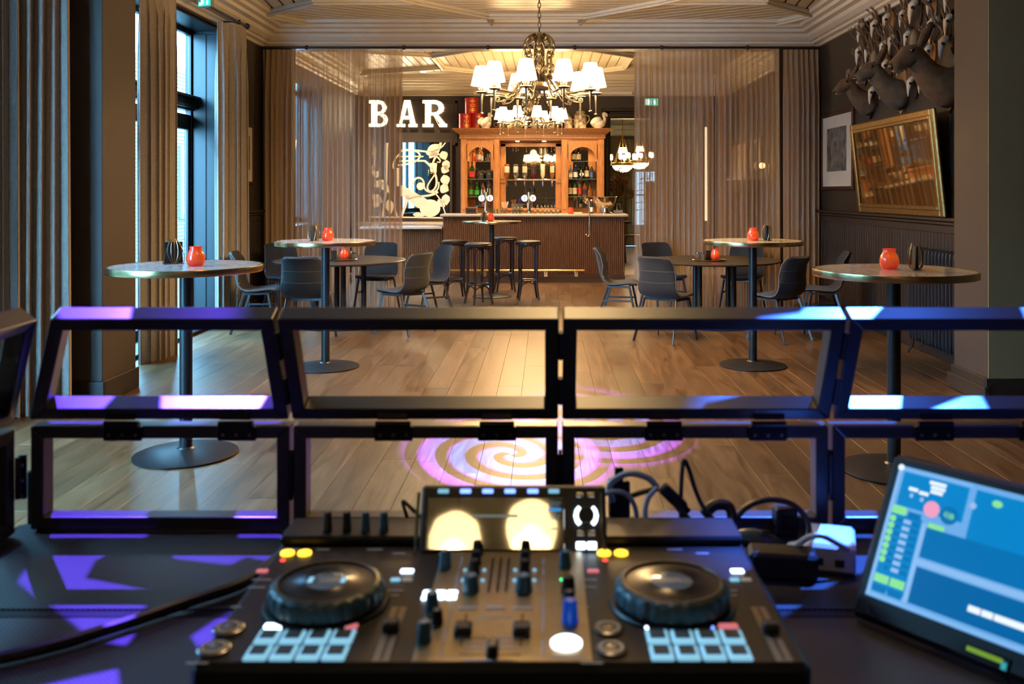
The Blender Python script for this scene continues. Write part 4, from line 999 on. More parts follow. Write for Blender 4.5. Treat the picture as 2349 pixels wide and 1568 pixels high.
# ---------------------------------------------------------------- BAR letters
LY = YE-.06; SL = FPX/LY
m_tray_l = mat('letter_tray', (.9, .8, .6), .5, emit=(1, .74, .40), es=4.0, var=.05, lamp=True); m_bulb = mat('letter_bulb', (1, .9, .7), .3, emit=(1, .80, .50), es=55); m_rim = mat('letter_rim', (.55, .42, .26), .4, .3, var=.1)
def letter(chx, outer, holes, bulbs, px, w, lab):
    h = (292-230)/SL; wz = w/SL
    t = thing('marquee_letter', lab, 'letter', ((px-CX)/SL, LY, EYE+(CY-292)/SL), 0, 'lit BAR letters')
    S = lambda p: (p[0]*wz, p[1]*h)
    M_ = Matrix(((1, 0, 0, 0), (0, 0, -1, 0), (0, 1, 0, 0), (0, 0, 0, 1)))
    # tray face cut into convex strokes so that the counters stay open
    b = MB()
    for poly in outer: b.prism([S(p) for p in poly], -.02, .012, M_)
    b.build('tray', m_tray_l, t, False)
    r = MB()
    for loop in holes:
        L_ = [S(p) for p in loop]
        for p, q in zip(L_, L_[1:]+L_[:1]):
            a = math.atan2(q[1]-p[1], q[0]-p[0]); ln = math.hypot(q[0]-p[0], q[1]-p[1])
            R = Matrix.Rotation(-a, 3, 'Y'); r.box(((p[0]+q[0])/2, -.03, (p[1]+q[1])/2), (ln+.006, .09, .008), 0, R)
    r.build('rim', m_rim, t, False)
    bm_ = MB().sph((0, 0, 0), .024, 10, 6).mesh('bulb', m_bulb)
    for q in bulbs: u, v = S(q); inst(bm_, 'bulb', t, (u, -.035, v))
    return t
B_out = [[(.0, 0), (.5, 0), (.5, .14), (0, .14)], [(0, .86), (.5, .86), (.5, 1), (0, 1)], [(.12, .14), (.40, .14), (.40, .86), (.12, .86)], [(.40, .44), (.55, .44), (.55, .58), (.40, .58)]]
for cy_, r in ((.72, .28), (.27, .27)):
    for k in range(8):
        a0, a1 = -PI/2+k*PI/8, -PI/2+(k+1)*PI/8
        xo = .5 if cy_ > .5 else .56
        B_out.append([(xo+.42*math.cos(a0), cy_+r*math.sin(a0)), (xo+.42*math.cos(a1), cy_+r*math.sin(a1)), (xo+.16*math.cos(a1), cy_+r*.5*math.sin(a1)), (xo+.16*math.cos(a0), cy_+r*.5*math.sin(a0))])
B_out += [[(.4, 0), (.6, 0), (.6, .13), (.4, .13)], [(.4, .87), (.55, .87), (.55, 1), (.4, 1)]]
B_rim = [[(0, 0), (.56, 0)]+[(.56+.42*math.cos(a), .27+.27*math.sin(a)) for a in [(-PI/2+k*PI/6) for k in range(1, 6)]]+[(.60, .5)]+[(.5+.42*math.cos(a), .72+.28*math.sin(a)) for a in [(-PI/2+k*PI/6) for k in range(1, 6)]]+[(.5, 1), (0, 1), (0, .86), (.12, .86), (.12, .14), (0, .14)]]
B_b = [(.08, .07), (.26, .07), (.5, .07), (.75, .12), (.85, .27), (.72, .43), (.48, .5), (.26, .26), (.26, .42), (.26, .58), (.26, .76), (.72, .6), (.80, .74), (.68, .88), (.48, .93), (.26, .93), (.08, .93)]
letter('B', B_out, B_rim, B_b, 847, 46, 'lit marquee letter B seen through the sheer curtain')
A_out = [[(0, 0), (.42, 0), (.42, .12), (0, .12)], [(.56, 0), (1.0, 0), (1.0, .12), (.56, .12)], [(.10, .12), (.26, .12), (.50, .86), (.36, .98)], [(.62, .12), (.92, .12), (.66, 1), (.36, 1), (.50, .80)], [(.26, .28), (.68, .28), (.64, .42), (.30, .42)]]
A_rim = [[(0, 0), (.42, 0), (.42, .12), (.27, .12), (.31, .28), (.64, .28), (.67, .12), (.56, .12), (.56, 0), (1, 0), (1, .12), (.92, .12), (.66, 1), (.36, 1), (.10, .12), (0, .12)]]
A_b = [(.08, .06), (.22, .06), (.35, .06), (.65, .06), (.8, .06), (.93, .06), (.2, .2), (.26, .36), (.31, .5), (.36, .64), (.42, .78), (.5, .92), (.57, .78), (.62, .64), (.67, .5), (.72, .36), (.77, .2), (.48, .35)]
letter('A', A_out, A_rim, A_b, 911, 48, 'lit marquee letter A at the edge of the sheer curtain')
R_out = [[(0, 0), (.44, 0), (.44, .12), (0, .12)], [(0, .87), (.5, .87), (.5, 1), (0, 1)], [(.10, .12), (.34, .12), (.34, .87), (.10, .87)], [(.34, .42), (.52, .42), (.52, .55), (.34, .55)], [(.44, .44), (.62, .46), (.95, .12), (.70, .12)], [(.68, 0), (1, 0), (1, .12), (.62, .12)]]
for k in range(8):
    a0, a1 = -PI/2+k*PI/8, -PI/2+(k+1)*PI/8
    R_out.append([(.5+.38*math.cos(a0), .71+.29*math.sin(a0)), (.5+.38*math.cos(a1), .71+.29*math.sin(a1)), (.5+.14*math.cos(a1), .71+.15*math.sin(a1)), (.5+.14*math.cos(a0), .71+.15*math.sin(a0))])
R_rim = [[(0, 0), (.44, 0), (.44, .12), (.34, .12), (.34, .42), (.44, .43), (.68, 0), (1, 0), (1, .12), (.93, .13), (.64, .46)]+[(.5+.38*math.cos(a), .71+.29*math.sin(a)) for a in [(-PI/2.6+k*PI/6) for k in range(0, 6)]]+[(.5, 1), (0, 1), (0, .87), (.10, .87), (.10, .12), (0, .12)]]
R_b = [(.08, .06), (.22, .06), (.36, .06), (.22, .2), (.22, .35), (.22, .5), (.22, .65), (.22, .8), (.08, .93), (.24, .93), (.42, .93), (.6, .9), (.74, .82), (.78, .7), (.72, .57), (.56, .49), (.40, .48), (.62, .36), (.72, .24), (.80, .12), (.92, .06)]
letter('R', R_out, R_rim, R_b, 970, 57, 'lit marquee letter R beside the bar cabinet')
# ---------------------------------------------------------------- etched mirror
EYp = YE-.03; SE = FPX/EYp
em_ = thing('etched_mirror', 'large mirror with white etched art nouveau scrolls and leaves left of the cabinet', 'mirror', ((848-CX)/SE, EYp, max(EYE+(CY-516)/SE, .995)))
em_.rotation_euler[2] = -.072
EW, EH = (1034-848)/SE, (516-342)/SE
MB().bb(0, EW, 0, .02, 0, EH).build('mirror_glass', m_mirk, em_, False)
b = MB()
for q in ((-.05, 0, -.05, EH+.05), (EW, EW+.05, -.05, EH+.05), (0, EW, EH, EH+.05), (0, EW, -.05, 0)): b.bb(q[0], q[1], -.015, .02, q[2], q[3], .004)
b.build('frame', m_wall, em_, False)
m_etch = mat('white_etching', (.86, .82, .74), .6, var=.04)
MW = Matrix(((1, 0, 0, 0), (0, 0, -1, 0), (0, 1, 0, 0), (0, 0, 0, 1)))
def epx(x, y): return ((x/186.0)*EW, EH-(y/174.0)*EH)     # panel grid 186 x 174
def ribbon(pts, w):
    P = [epx(*p) for p in pts]; b = MB(); n = len(P); L_ = []; R_ = []
    for i in range(n):
        a = P[max(0, i-1)]; c = P[min(n-1, i+1)]; d = (c[0]-a[0], c[1]-a[1]); l = math.hypot(*d) or 1; nx_, ny_ = -d[1]/l, d[0]/l
        ww = (w if not isinstance(w, (list, tuple)) else w[0]+(w[1]-w[0])*i/(n-1))/186*EW/2
        L_.append((P[i][0]+nx_*ww, P[i][1]+ny_*ww)); R_.append((P[i][0]-nx_*ww, P[i][1]-ny_*ww))
    for i in range(n-1): b.prism([L_[i], L_[i+1], R_[i+1], R_[i]], .001, .005, MW)
    return b
def b2(p0, p1, p2, p3, n=14): return [(v.x, v.y) for v in bez((*p0, 0), (*p1, 0), (*p2, 0), (*p3, 0), n)]
def leaf(x, y, a, l, w):
    pts = []
    for i in range(9): t = i/8; pts.append((t*l, w*math.sin(PI*t**.8)))
    for i in range(7, 0, -1): t = i/8; pts.append((t*l, -w*math.sin(PI*t**.8)))
    ca, sa = math.cos(a), math.sin(a)
    return MB().prism([epx(x+u*ca-v*sa, y+u*sa+v*ca) for u, v in pts], .001, .005, MW)
for pts, w in ((b2((70, 20), (110, 8), (150, 40), (176, 0)), (5, 3)), (b2((66, 52), (130, 48), (128, 18), (90, 16)), (4, 4)), ([(68, 32), (125, 32)], 3), ([(68, 42), (128, 42)], 4),
               (b2((128, 42), (165, 70), (160, 110), (140, 112)), (5, 4)), (b2((140, 112), (118, 100), (165, 70), (152, 60)), (4, 2.5)), (b2((100, 110), (95, 70), (130, 75), (126, 100)), (5, 4)), (b2((126, 100), (130, 120), (165, 120), (160, 90)), (4, 3)),
               (b2((165, 0), (160, 30), (135, 50), (150, 70)), (6, 3)), (b2((150, 30), (166, 36), (168, 50), (156, 44)), (4, 2)),
               (b2((60, 110), (54, 130), (60, 160), (66, 172)), (3, 3)), (b2((150, 115), (170, 130), (172, 160), (180, 172)), (3, 2)), (b2((4, 60), (20, 40), (10, 20), (8, 0)), (3, 3)),
               (b2((40, 0), (36, 60), (42, 100), (30, 172)), (8, 5)), (b2((56, 60), (50, 40), (70, 30), (72, 20)), (3, 3)), ([(66, 58), (66, 100)], 6), ([(74, 170), (84, 140), (88, 120)], (5, 9)), ([(0, 170), (186, 172)], 3),
               (b2((90, 130), (110, 118), (140, 128), (158, 112)), (3, 6))):
    ribbon(pts, w).build('etched_scroll', m_etch, em_, False)
wing = [(70, 96), (92, 106), (112, 118), (130, 128), (146, 142), (150, 152), (132, 150), (112, 150), (98, 140), (86, 128), (72, 122)]
MB().prism([epx(*p) for p in wing], .001, .005, MW).build('etched_wing', m_etch, em_, False)
MB().prism([epx(140+24*math.cos(a*PI/12), 150+20*math.sin(a*PI/12)) for a in range(24)], .001, .0055, MW).build('etched_gourd', m_etch, em_, False)
MB().prism([epx(118+9*math.cos(a*PI/8), 100+9*math.sin(a*PI/8)) for a in range(16)], .001, .0055, MW).build('etched_bloom', m_etch, em_, False)
for x, y, a, l, w_ in ((168, 20, 1.2, 22, 10), (178, 40, 1.6, 24, 10), (166, 58, .4, 20, 10), (172, 74, 1.3, 26, 11), (164, 100, .5, 22, 12), (176, 118, 1.5, 26, 10), (158, 130, .8, 24, 9), (100, 164, .1, 30, 6), (120, 160, -.2, 34, 7),
                       (8, 62, 1.3, 18, 5), (20, 64, 1.9, 22, 5), (10, 100, -.5, 30, 8), (6, 120, .6, 30, 9), (26, 90, .9, 34, 8), (8, 30, -1.2, 20, 5), (12, 150, -1.2, 30, 7), (44, 130, 1.4, 34, 10), (134, 18, -.4, 34, 8), (130, 24, .1, 34, 7), (138, 36, -.8, 30, 6)):
    leaf(x, y, a, l, w_).build('etched_leaf', m_etch, em_, False)
# ================================================================ chandeliers
m_shade = mat('lit_fabric_shade', (.95, .88, .75), .7, emit=(1, .61, .25), es=80, var=.03, lamp=True)
m_pewter = mat('antique_pewter', (.085, .068, .048), .36, .9, var=.25, vs=30)
def spiral(c, r0, r1, a0, turns, n=14, plane='xz'):
    o = []
    for i in range(n+1):
        t = i/n; r = r0+(r1-r0)*t; a = a0+turns*2*PI*t; o.append((c[0]+r*math.cos(a), 0, c[1]+r*math.sin(a)))
    return o
def chandelier(label, loc, chain_top, off, es=None):
    t = thing('chandelier', label, 'chandelier', loc, off, 'ten-arm chandeliers with white shades'); R = .515
    # arm in the xz plane, pointing to +x: hub at z = 0
    a = MB()
    a.tube(bez((.05, 0, .07), (.14, 0, .20), (.20, 0, -.10), (.34, 0, -.055), 12)+[Vector((.42, 0, -.045)), Vector((R+.03, 0, -.04))], [.014]*4+[.011]*11, 7)
    a.tube(bez((.16, 0, .05), (.24, 0, -.03), (.26, 0, -.13), (.36, 0, -.12), 8)+spiral((.37, -.10), .025, .008, -PI/2, 1.1, 10), .008, 6)
    a.tube(spiral((.12, .11), .045, .012, PI, -1.2, 12), .008, 6)
    a.tube(spiral((.22, .01), .035, .010, 0, 1.2, 12), .0075, 6)
    me_arm = a.mesh('arm', m_pewter)
    cp = MB(); cp.lathe([(0, -.05), (.04, -.048), (.055, -.04), (.05, -.034), (.012, -.032), (.010, 0)], 14, (R, 0, 0))
    for k in range(8):
        w0 = k*PI/4
        for s_ in (1, -1): cp.tube([(R+r*math.cos(w0+s_*tw), r*math.sin(w0+s_*tw), z) for r, z, tw in ((.014, -.03, 0), (.03, -.005, .4), (.034, .025, .8))], .0028, 4)
    cp.cyl((R, 0, -.03), (R, 0, .022), .010, n=8); me_cup = cp.mesh('candle_cup', m_pewter)
    me_sh = MB().lathe([(.095, .02), (.056, .19), (.054, .19), (.0925, .02)], 16, (R, 0, 0)).mesh('lamp_shade', m_shade)
    me_dr = MB().lathe([(0, -.232), (.018, -.230), (.016, -.222), (.006, -.216), (.006, -.20), (.010, -.13), (.013, -.06), (.010, -.045), (0, -.045)], 10, (R, 0, 0)).mesh('drop_finial', m_pewter)
    for k in range(10):
        an = k*2*PI/10
        inst(me_arm, 'arm', t, rz=an); inst(me_cup, 'candle_cup', t, rz=an); inst(me_sh, 'lamp_shade', t, rz=an); inst(me_dr, 'drop_finial', t, rz=an)
        l = bpy.data.lights.new('shade_bulb', 'AREA'); l.shape = 'DISK'; l.size = .15; l.energy = 26; l.color = (1, .64, .30)
        lo = bpy.data.objects.new('shade_bulb', l); col.objects.link(lo); lo.parent = t; lo.location = (R*math.cos(an), R*math.sin(an), .024)
    st_ = MB(); st_.tube(bez((.05, 0, .06), (.17, 0, .14), (.06, 0, .26), (.125, 0, .33), 10)+bez((.125, 0, .33), (.155, 0, .40), (.11, 0, .47), (.05, 0, .485), 8)[1:]+[Vector(p) for p in spiral((.06, .455), .03, .008, PI/2, -1.3, 10)], .010, 6)
    for z in (.30, .35, .40): st_.sph((.135-.2*abs(z-.36), 0, z), .022, 6, 5, (.5, 1, 1.2))
    st_.tube(spiral((.11, .20), .03, .008, PI, 1.2, 10), .006, 5)
    me_st = st_.mesh('cage_strap', m_pewter)
    for k in range(8): inst(me_st, 'cage_strap', t, rz=k*PI/4+.2)
    MB().lathe([(0, -.02), (.105, -.012), (.11, 0), (.10, .012), (.05, .02), (.04, .06), (.05, .10), (.032, .13), (.042, .20), (.036, .32), (.045, .42), (.03, .47), (.02, .50), (0, .505)], 18).build('column', m_pewter, t)
    tw = MB()
    for k in range(6):
        for s_ in (1, -1): tw.tube([(.046*math.cos(k*PI/3+s_*i*.35), .046*math.sin(k*PI/3+s_*i*.35), .12+i*.022) for i in range(14)], .004, 4)
    tw.build('lattice_sleeve', m_pewter, t)
    ch_ = MB(); n = int((chain_top-.50)/.045)
    for i in range(n):
        z = .52+i*.045; q = MB()
        pts = [(.013*math.cos(u*PI/5), 0, .030*math.sin(u*PI/5)) for u in range(10)]
        if i % 2: pts = [(0, p[0], p[2]) for p in pts]
        ch_.tube([(p[0], p[1], z+p[2]) for p in pts], .0042, 5, True)
    ch_.build('chain', m_pewter, t)
    MB().lathe([(0, chain_top-.03), (.05, chain_top-.03), (.07, chain_top-.01), (.07, chain_top), (0, chain_top)], 18).build('ceiling_rose', m_cornice, t)
    MB().lathe([(0, -.09), (.012, -.085), (.006, -.06), (.02, -.03), (0, -.02)], 10).build('bottom_finial', m_pewter, t)
    return t
chandelier('large chandelier with ten white shades hanging in the hall, nearest us', (XY(1237, 8.2), 8.2, 2.452), HC-2.452, math.radians(78))
chandelier('chandelier with white shades hanging over the bar, the farther one', (XY(1218, 15.0), 15.0, 2.70), HC-2.70, math.radians(66))
# bell pendants over the booth, behind the camera (mirrored in the player display)
m_bell = mat('lit_opal_bell', (1, .9, .7), .4, emit=(1, .72, .36), es=4.0, lamp=True); m_hot = mat('pendant_bulb', (1, .9, .7), .4, emit=(1, .76, .44), es=150, lamp=True)
for x, y, z, lab in ((-.47, -1.5, 3.12, 'left opal bell pendant over the booth'), (-.07, -1.5, 3.2, 'right opal bell pendant over the booth')):
    t = thing('bell_pendant', lab, 'pendant lamp', (x, y, z), 0, 'bell pendants over the booth')
    MB().lathe([(.14, -.14), (.165, -.06), (.17, .0), (.15, .09), (.09, .15), (.03, .18), (.03, .176), (.085, .146), (.145, .086), (.165, 0), (.16, -.06), (.135, -.14), (.14, -.14)], 28).build('bell_shade', m_bell, t)
    MB().lathe([(0, .17), (.025, .17), (.03, .10), (.045, .07), (.065, .02), (.06, .01), (0, .01)], 16).build('socket', m_gold, t); MB().lathe([(0, .012), (.03, .01), (.04, -.03), (.03, -.09), (0, -.10)], 14).build('bulb', m_hot, t)
    t.scale = (.8, .8, .8); MB().cyl((0, 0, .17), (0, 0, (HC-z)/.8), .006, n=6).build('cord', m_brass, t)
struct(MB().bb(.02, .75, YA, -.6, 3.2, HC+.02).build('display_dark_block', m_wall, smooth=False))  # unseen dark block, added to darken the right part of the display reflection
# wall lamps in the bar behind the sheer curtains
m_amber = mat('amber_lamp', (1, .6, .2), .4, emit=(1, .50, .12), es=10)
for X_, Y_, z_, sg, lab in ((XL, 13.0, 2.02, 1, 'amber wall lamp on the left bar wall behind the sheer curtain'), (XR, 14.75, 1.9, -1, 'small round wall lamp on the right bar wall behind the sheer curtain')):
    t = thing('wall_lamp', lab, 'wall lamp', (X_, Y_, z_), 0, 'wall lamps in the bar')
    MB().bb(0, sg*.02, -.04, .04, -.08, .08, .004).build('back_plate', m_brass, t, False); MB().tube([(sg*.02, 0, 0), (sg*.1, 0, -.03), (sg*.13, 0, .02)], .008, 6).build('bracket', m_brass, t)
    if sg > 0: MB().lathe([(.05, 0), (.07, .0), (.09, .22), (.085, .22), (.05, 0)], 16, (.13, 0, .02)).build('shade', m_amber, t)
    else: MB().sph((sg*.13, 0, .05), .05, 12, 8).build('shade', m_amber, t)

# added dome lamp, out of view, for warm rail glints and pier fill
dm = thing('added_dome_lamp', 'added opal dome lamp out of view above the booth', 'ceiling lamp', (.1, 3.0, HC))
MB().lathe([(0, -.12), (.12, -.11), (.22, -.06), (.26, 0), (0, 0)], 28).build('dome', mat('added_dome_opal', (1, .9, .7), .4, emit=(1, .64, .27), es=50, lamp=True), dm)
MB().lathe([(.25, 0), (.285, -.02), (.285, 0)], 28).build('rim', m_brass, dm)
# recessed spots in the bar ceiling, washing the letters and the etched mirror
for i, (x, y, e, tgt) in enumerate(((-2.95, 16.9, 240, (-2.9, 18.3, 1.5)), (-2.25, 16.9, 240, (-2.3, 18.3, 1.5)), (-1.2, 16.6, 220, (-1.0, 17.6, 1.6)), (.7, 16.6, 220, (.6, 17.6, 1.6)))):
    t = thing('ceiling_spot', '%s recessed spot from the left in the bar ceiling' % NTH[i], 'ceiling lamp', (x, y, HC-.012), 0, 'recessed spots in the bar ceiling')
    MB().lathe([(.045, 0), (.06, -.006), (.06, .002)], 18).build('ring', m_chrome, t); MB().lathe([(0, -.003), (.045, -.003)], 18).build('lens', m_down, t)
    l = bpy.data.lights.new('spot_beam', 'SPOT'); l.energy = e; l.color = (1, .68, .36); l.spot_size = 1.1; l.spot_blend = .7; l.shadow_soft_size = .04
    lo = bpy.data.objects.new('spot_beam', l); col.objects.link(lo); lo.location = (x, y, HC-.04); aim(lo, tgt); lo.parent = t; lo.matrix_parent_inverse = T(-x, -y, -(HC-.012))
# ================================================================ on the walls
m_print = mat('engraving_print', (.16, .15, .14), .6, var=.8, vs=9, c2=(.02, .02, .02)); m_paper = mat('cream_paper', (.62, .56, .46), .7, var=.06); m_mahog = mat('mahogany_frame', (.045, .014, .010), .35, var=.25, vs=12)
def picture(label, xw, sg, y0, y1, z0, z1, mt=.055, fw=.05, lean=0.0, art=None):
    t = thing('framed_print', label, 'picture', (xw, (y0+y1)/2, z0)); L, H = y1-y0, z1-z0
    b = MB()
    for a0, a1, c0, c1 in ((-L/2, -L/2+fw, 0, H), (L/2-fw, L/2, 0, H), (-L/2+fw, L/2-fw, 0, fw), (-L/2+fw, L/2-fw, H-fw, H)): b.bb(0, sg*.03, a0, a1, c0, c1, .005)
    b.build('frame', m_mahog, t, False)
    MB().bb(sg*.004, sg*.016, -L/2+fw, L/2-fw, fw, H-fw).build('mat_board', m_paper, t, False)
    MB().bb(sg*.016, sg*.019, -L/2+fw+L*.17, L/2-fw-L*.15, H*.24, H*.80).build('engraving', m_print, t, False)
    return t
picture('framed dark engraving on a cream mount beside the leaning mirror', XR, -1, 10.72, 11.95, 1.55, 2.52, fw=.045)
picture('narrow framed print on the left wall beside the drape', XL, 1, 11.05, 11.72, 1.62, 2.38, fw=.035)
picture('framed print on the right bar wall behind the sheer curtain', XR, -1, 15.3, 16.1, 1.9, 2.48)
# gilt mirror resting on the chair rail, leaning out from the wall
mg = thing('gilt_mirror', 'large gilt framed mirror leaning on the chair rail of the right wall', 'mirror', (XR-.055, 9.235, 1.30)); mg.rotation_euler = (0, -.105, 0)
L, H = 2.23, .985
mg.rotation_euler[0] = 0.0
b = MB()
for a0, a1, c0, c1 in ((-L/2, -L/2+.085, 0, H), (L/2-.085, L/2, 0, H), (-L/2+.085, L/2-.085, 0, .085), (-L/2+.085, L/2-.085, H-.085, H)): b.bb(-.035, 0, a0, a1, c0, c1, .012)
b.build('frame', m_gold, mg, False)
b = MB()
for a0, a1, c0, c1 in ((-L/2+.06, -L/2+.1, .06, H-.06), (L/2-.1, L/2-.06, .06, H-.06), (-L/2+.1, L/2-.1, .06, .1), (-L/2+.1, L/2-.1, H-.1, H-.06)): b.bb(-.045, -.02, a0, a1, c0, c1, .008)
b.build('inner_moulding', m_gold, mg, False)
MB().bb(-.022, -.018, -L/2+.09, L/2-.09, .09, H-.09).build('mirror_glass', mat('aged_mirror', (.60, .54, .42), .03, 1.0, var=.06, vs=2), mg, False)
MB().bb(-.018, 0.004, -L/2+.02, L/2-.02, .02, H-.02).build('backing_board', m_mahog, mg, False)
# radiator
rd = thing('radiator', 'dark column radiator standing along the right wainscot', 'radiator', (XR-.12, 8.24, 0)); m_rad = mat('radiator_enamel', (.030, .030, .036), .32, .2, var=.1)
n = 14; rl = 1.02; cm = MB()
for dx in (-.035, .035): cm.tube([(dx, 0, .17), (dx, 0, .96)], .018, 8)
cm.tube([(-.035, 0, .95), (-.03, 0, .985), (0, 0, 1.0), (.03, 0, .985), (.035, 0, .95)], .018, 8); cm.tube([(-.035, 0, .18), (-.03, 0, .15), (0, 0, .14), (.03, 0, .15), (.035, 0, .18)], .018, 8)
cme = cm.mesh('column', m_rad)
for i in range(n): inst(cme, 'column', rd, (0, -rl/2+(i+.5)*rl/n, 0))
for z in (.19, .93): MB().cyl((0, -rl/2, z), (0, rl/2, z), .022, n=10).build('header', m_rad, rd)
for y in (-rl/2+.03, rl/2-.03): MB().tube([(0, y, .16), (-.01, y, .06), (-.045, y, .03), (-.05, y, 0)], .013, 8).build('foot', m_rad, rd)
MB().cyl((0, -rl/2-.005, .93), (0, -rl/2-.06, .93), .026, n=12).build('valve', m_rad, rd)
# riser pipes by the left pier
for dy, lab in ((0, 'front dark heating pipe rising beside the left pier'), (.07, 'rear dark heating pipe rising beside the left pier')):
    t = thing('heating_pipe', lab, 'pipe', (-3.30, 7.24+dy, 0), 0, 'heating pipes by the left pier'); MB().cyl((0, 0, 0), (0, 0, 1.05), .014, n=10).build('pipe', m_trimdark, t); MB().lathe([(0, 0), (.03, 0), (.03, .01), (.014, .02)], 12).build('floor_collar', m_trimdark, t)
    MB().tube([(0, 0, 1.04), (-.04, 0, 1.08), (-.4, 0, 1.08)], .013, 8).build('wall_elbow', m_trimdark, t)
# exit signs
m_exit = mat('exit_green', (.0, .35, .22), .4, emit=(.02, .75, .48), es=1.6); m_exw = mat('exit_white', (.9, 1, .95), .4, emit=(.85, 1, .95), es=2.2)
def exit_sign(label, loc, w_, rz, arrow='up'):
    h = w_*.52; t = thing('exit_sign', label, 'exit sign', loc, rz, 'green exit signs')
    MB().box((0, 0, 0), (w_+.012, .05, h+.012), .004).build('housing', mat('sign_housing', (.3, .3, .3), .4, var=.1), t, False)
    for sy in (-1, 1):
        MB().box((0, sy*.027, 0), (w_, .004, h), .001).build('face', m_exit, t, False)
        M_ = T(0, sy*.0295, 0) @ (Matrix.Rotation(PI/2, 4, 'X') if sy < 0 else rot(PI/2, 0, PI)) @ Matrix.Scale(w_, 4)
        b = MB(); b.prism([(.14, -.05), (.20, -.05), (.20, -.18), (.30, -.18), (.30, -.05), (.36, -.05), (.25, .17)], 0, .004, M_); b.build('arrow', m_exw, t, False)
        b = MB(); b.prism([(-.42, -.20), (-.20, -.20), (-.20, .20), (-.42, .20)], 0, .004, M_); b.build('door_symbol', m_exw, t, False)
        b = MB()
        b.prism([(-.12+.035*math.cos(k*PI/4), .14+.035*math.sin(k*PI/4)) for k in range(8)], 0, .004, M_)
        for q in ([(-.17, .08), (-.09, .10), (-.05, -.02), (-.12, -.04)], [(-.12, -.04), (-.06, -.03), (-.02, -.12), (-.05, -.14)], [(-.12, -.02), (-.08, -.04), (-.17, -.18), (-.21, -.17)], [(-.09, .09), (-.07, .06), (.0, .04), (.0, .07)], [(-.16, .08), (-.14, .05), (-.22, .0), (-.24, .03)]): b.prism(q, 0, .004, M_)
        b.build('running_figure', m_exw, t, False)
    MB().cyl((0, 0, h/2), (0, 0, h/2+.06), .008, n=8).build('hanger', m_black, t)
    return t
exit_sign('green exit sign over the middle window beside the curtain rod', (-3.46, 9.35, ZY(6, 9.35)), .15, -.35)
exit_sign('green exit sign above the doorway behind the sheer curtain', (XY(1494, 18.26), 18.268, ZY(234, 18.26)), .27, 0)
# ---------------------------------------------------------------- hunting trophies on the right wall
m_sh1 = mat('dark_shield', (.030, .015, .009), .4, var=.3, vs=12); m_sh2 = mat('light_shield', (.34, .16, .055), .4, var=.3, vs=12); m_hole = mat('eye_socket', (.015, .01, .008), .8, var=.1); m_horn = mat('black_horn', (.012, .011, .010), .35, var=.2)
def shield_pts(w_, h): return [(0, -h*.5), (w_*.28, -h*.36), (w_*.46, -h*.1), (w_*.5, h*.15), (w_*.40, h*.34), (w_*.22, h*.40), (w_*.12, h*.5), (-w_*.12, h*.5), (-w_*.22, h*.40), (-w_*.40, h*.34), (-w_*.5, h*.15), (-w_*.46, -h*.1), (-w_*.28, -h*.36)]
# local frame of a trophy: -x points into the room, y along the wall, z up
MSH = Matrix(((0, 0, -1, 0), (1, 0, 0, 0), (0, 1, 0, 0), (0, 0, 0, 1)))
def skull_mount(px, py, s, label, light=False, horns='antler', spread=.10, hlen=.22, tines=2, seed=0):
    Y = 2100*(XR-.07)/(px-CX); z = ZY(py, Y); rnd = random.Random(seed)
    t = thing('skull_mount', label, 'trophy', (XR, Y, z), 0, 'antlered skulls on the trophy wall')
    MB().prism(shield_pts(.13*s, .26*s), 0, .018, MSH).build('shield', m_sh2 if light else m_sh1, t, False)
    b = MB(); b.tube([(-.02*s, 0, .065*s), (-.05*s, 0, .065*s), (-.07*s, 0, .035*s), (-.080*s, 0, -.005*s), (-.086*s, 0, -.055*s), (-.086*s, 0, -.105*s)], [.018*s, .032*s, .036*s, .024*s, .014*s, .004*s], 8)
    b.sph((-.045*s, 0, .065*s), .032*s, 10, 6); b.build('skull', m_bone, t, ang=70)
    for sy in (-1, 1):
        MB().sph((-.074*s, sy*.026*s, .022*s), .016*s, 8, 6).build('eye_socket', m_hole, t)
        h = MB(); mm = m_antler
        if horns == 'antler':
            p0 = Vector((-.05*s, sy*.022*s, .095*s)); tip = Vector((-.09*s-rnd.uniform(0, .05), sy*spread, .095*s+hlen))
            P_ = bez(p0, p0+Vector((-.0, sy*.02, hlen*.4)), tip+Vector((.03, sy*.03, -hlen*.4)), tip, 8); h.tube(P_, [.015*s]*2+[.013*s-.0011*s*i for i in range(7)], 6)
            for k in range(tines):
                q = P_[3+2*k if 3+2*k < 8 else 7]; h.tube([q, q+Vector((-.045*s, sy*.005, .03*s)), q+Vector((-.06*s, sy*.008, .075*s))], [.009*s, .007*s, .002*s], 5)
        elif horns == 'spike': h.tube(bez((-.05*s, sy*.022*s, .09*s), (-.05*s, sy*.03, .14*s), (-.08*s, sy*.04, .16*s), (-.11*s, sy*.045, .22*s), 6), [.013*s-.0016*s*i for i in range(7)], 6)
        else:
            mm = m_horn; h.tube(bez((-.05*s, sy*.03*s, .08*s), (-.06*s, sy*.20*s, .06*s), (-.10*s, sy*.28*s, .10*s), (-.13*s, sy*.20*s, .20*s), 9), [.022*s-.0019*s*i for i in range(10)], 8)
        h.build('antler', mm, t)
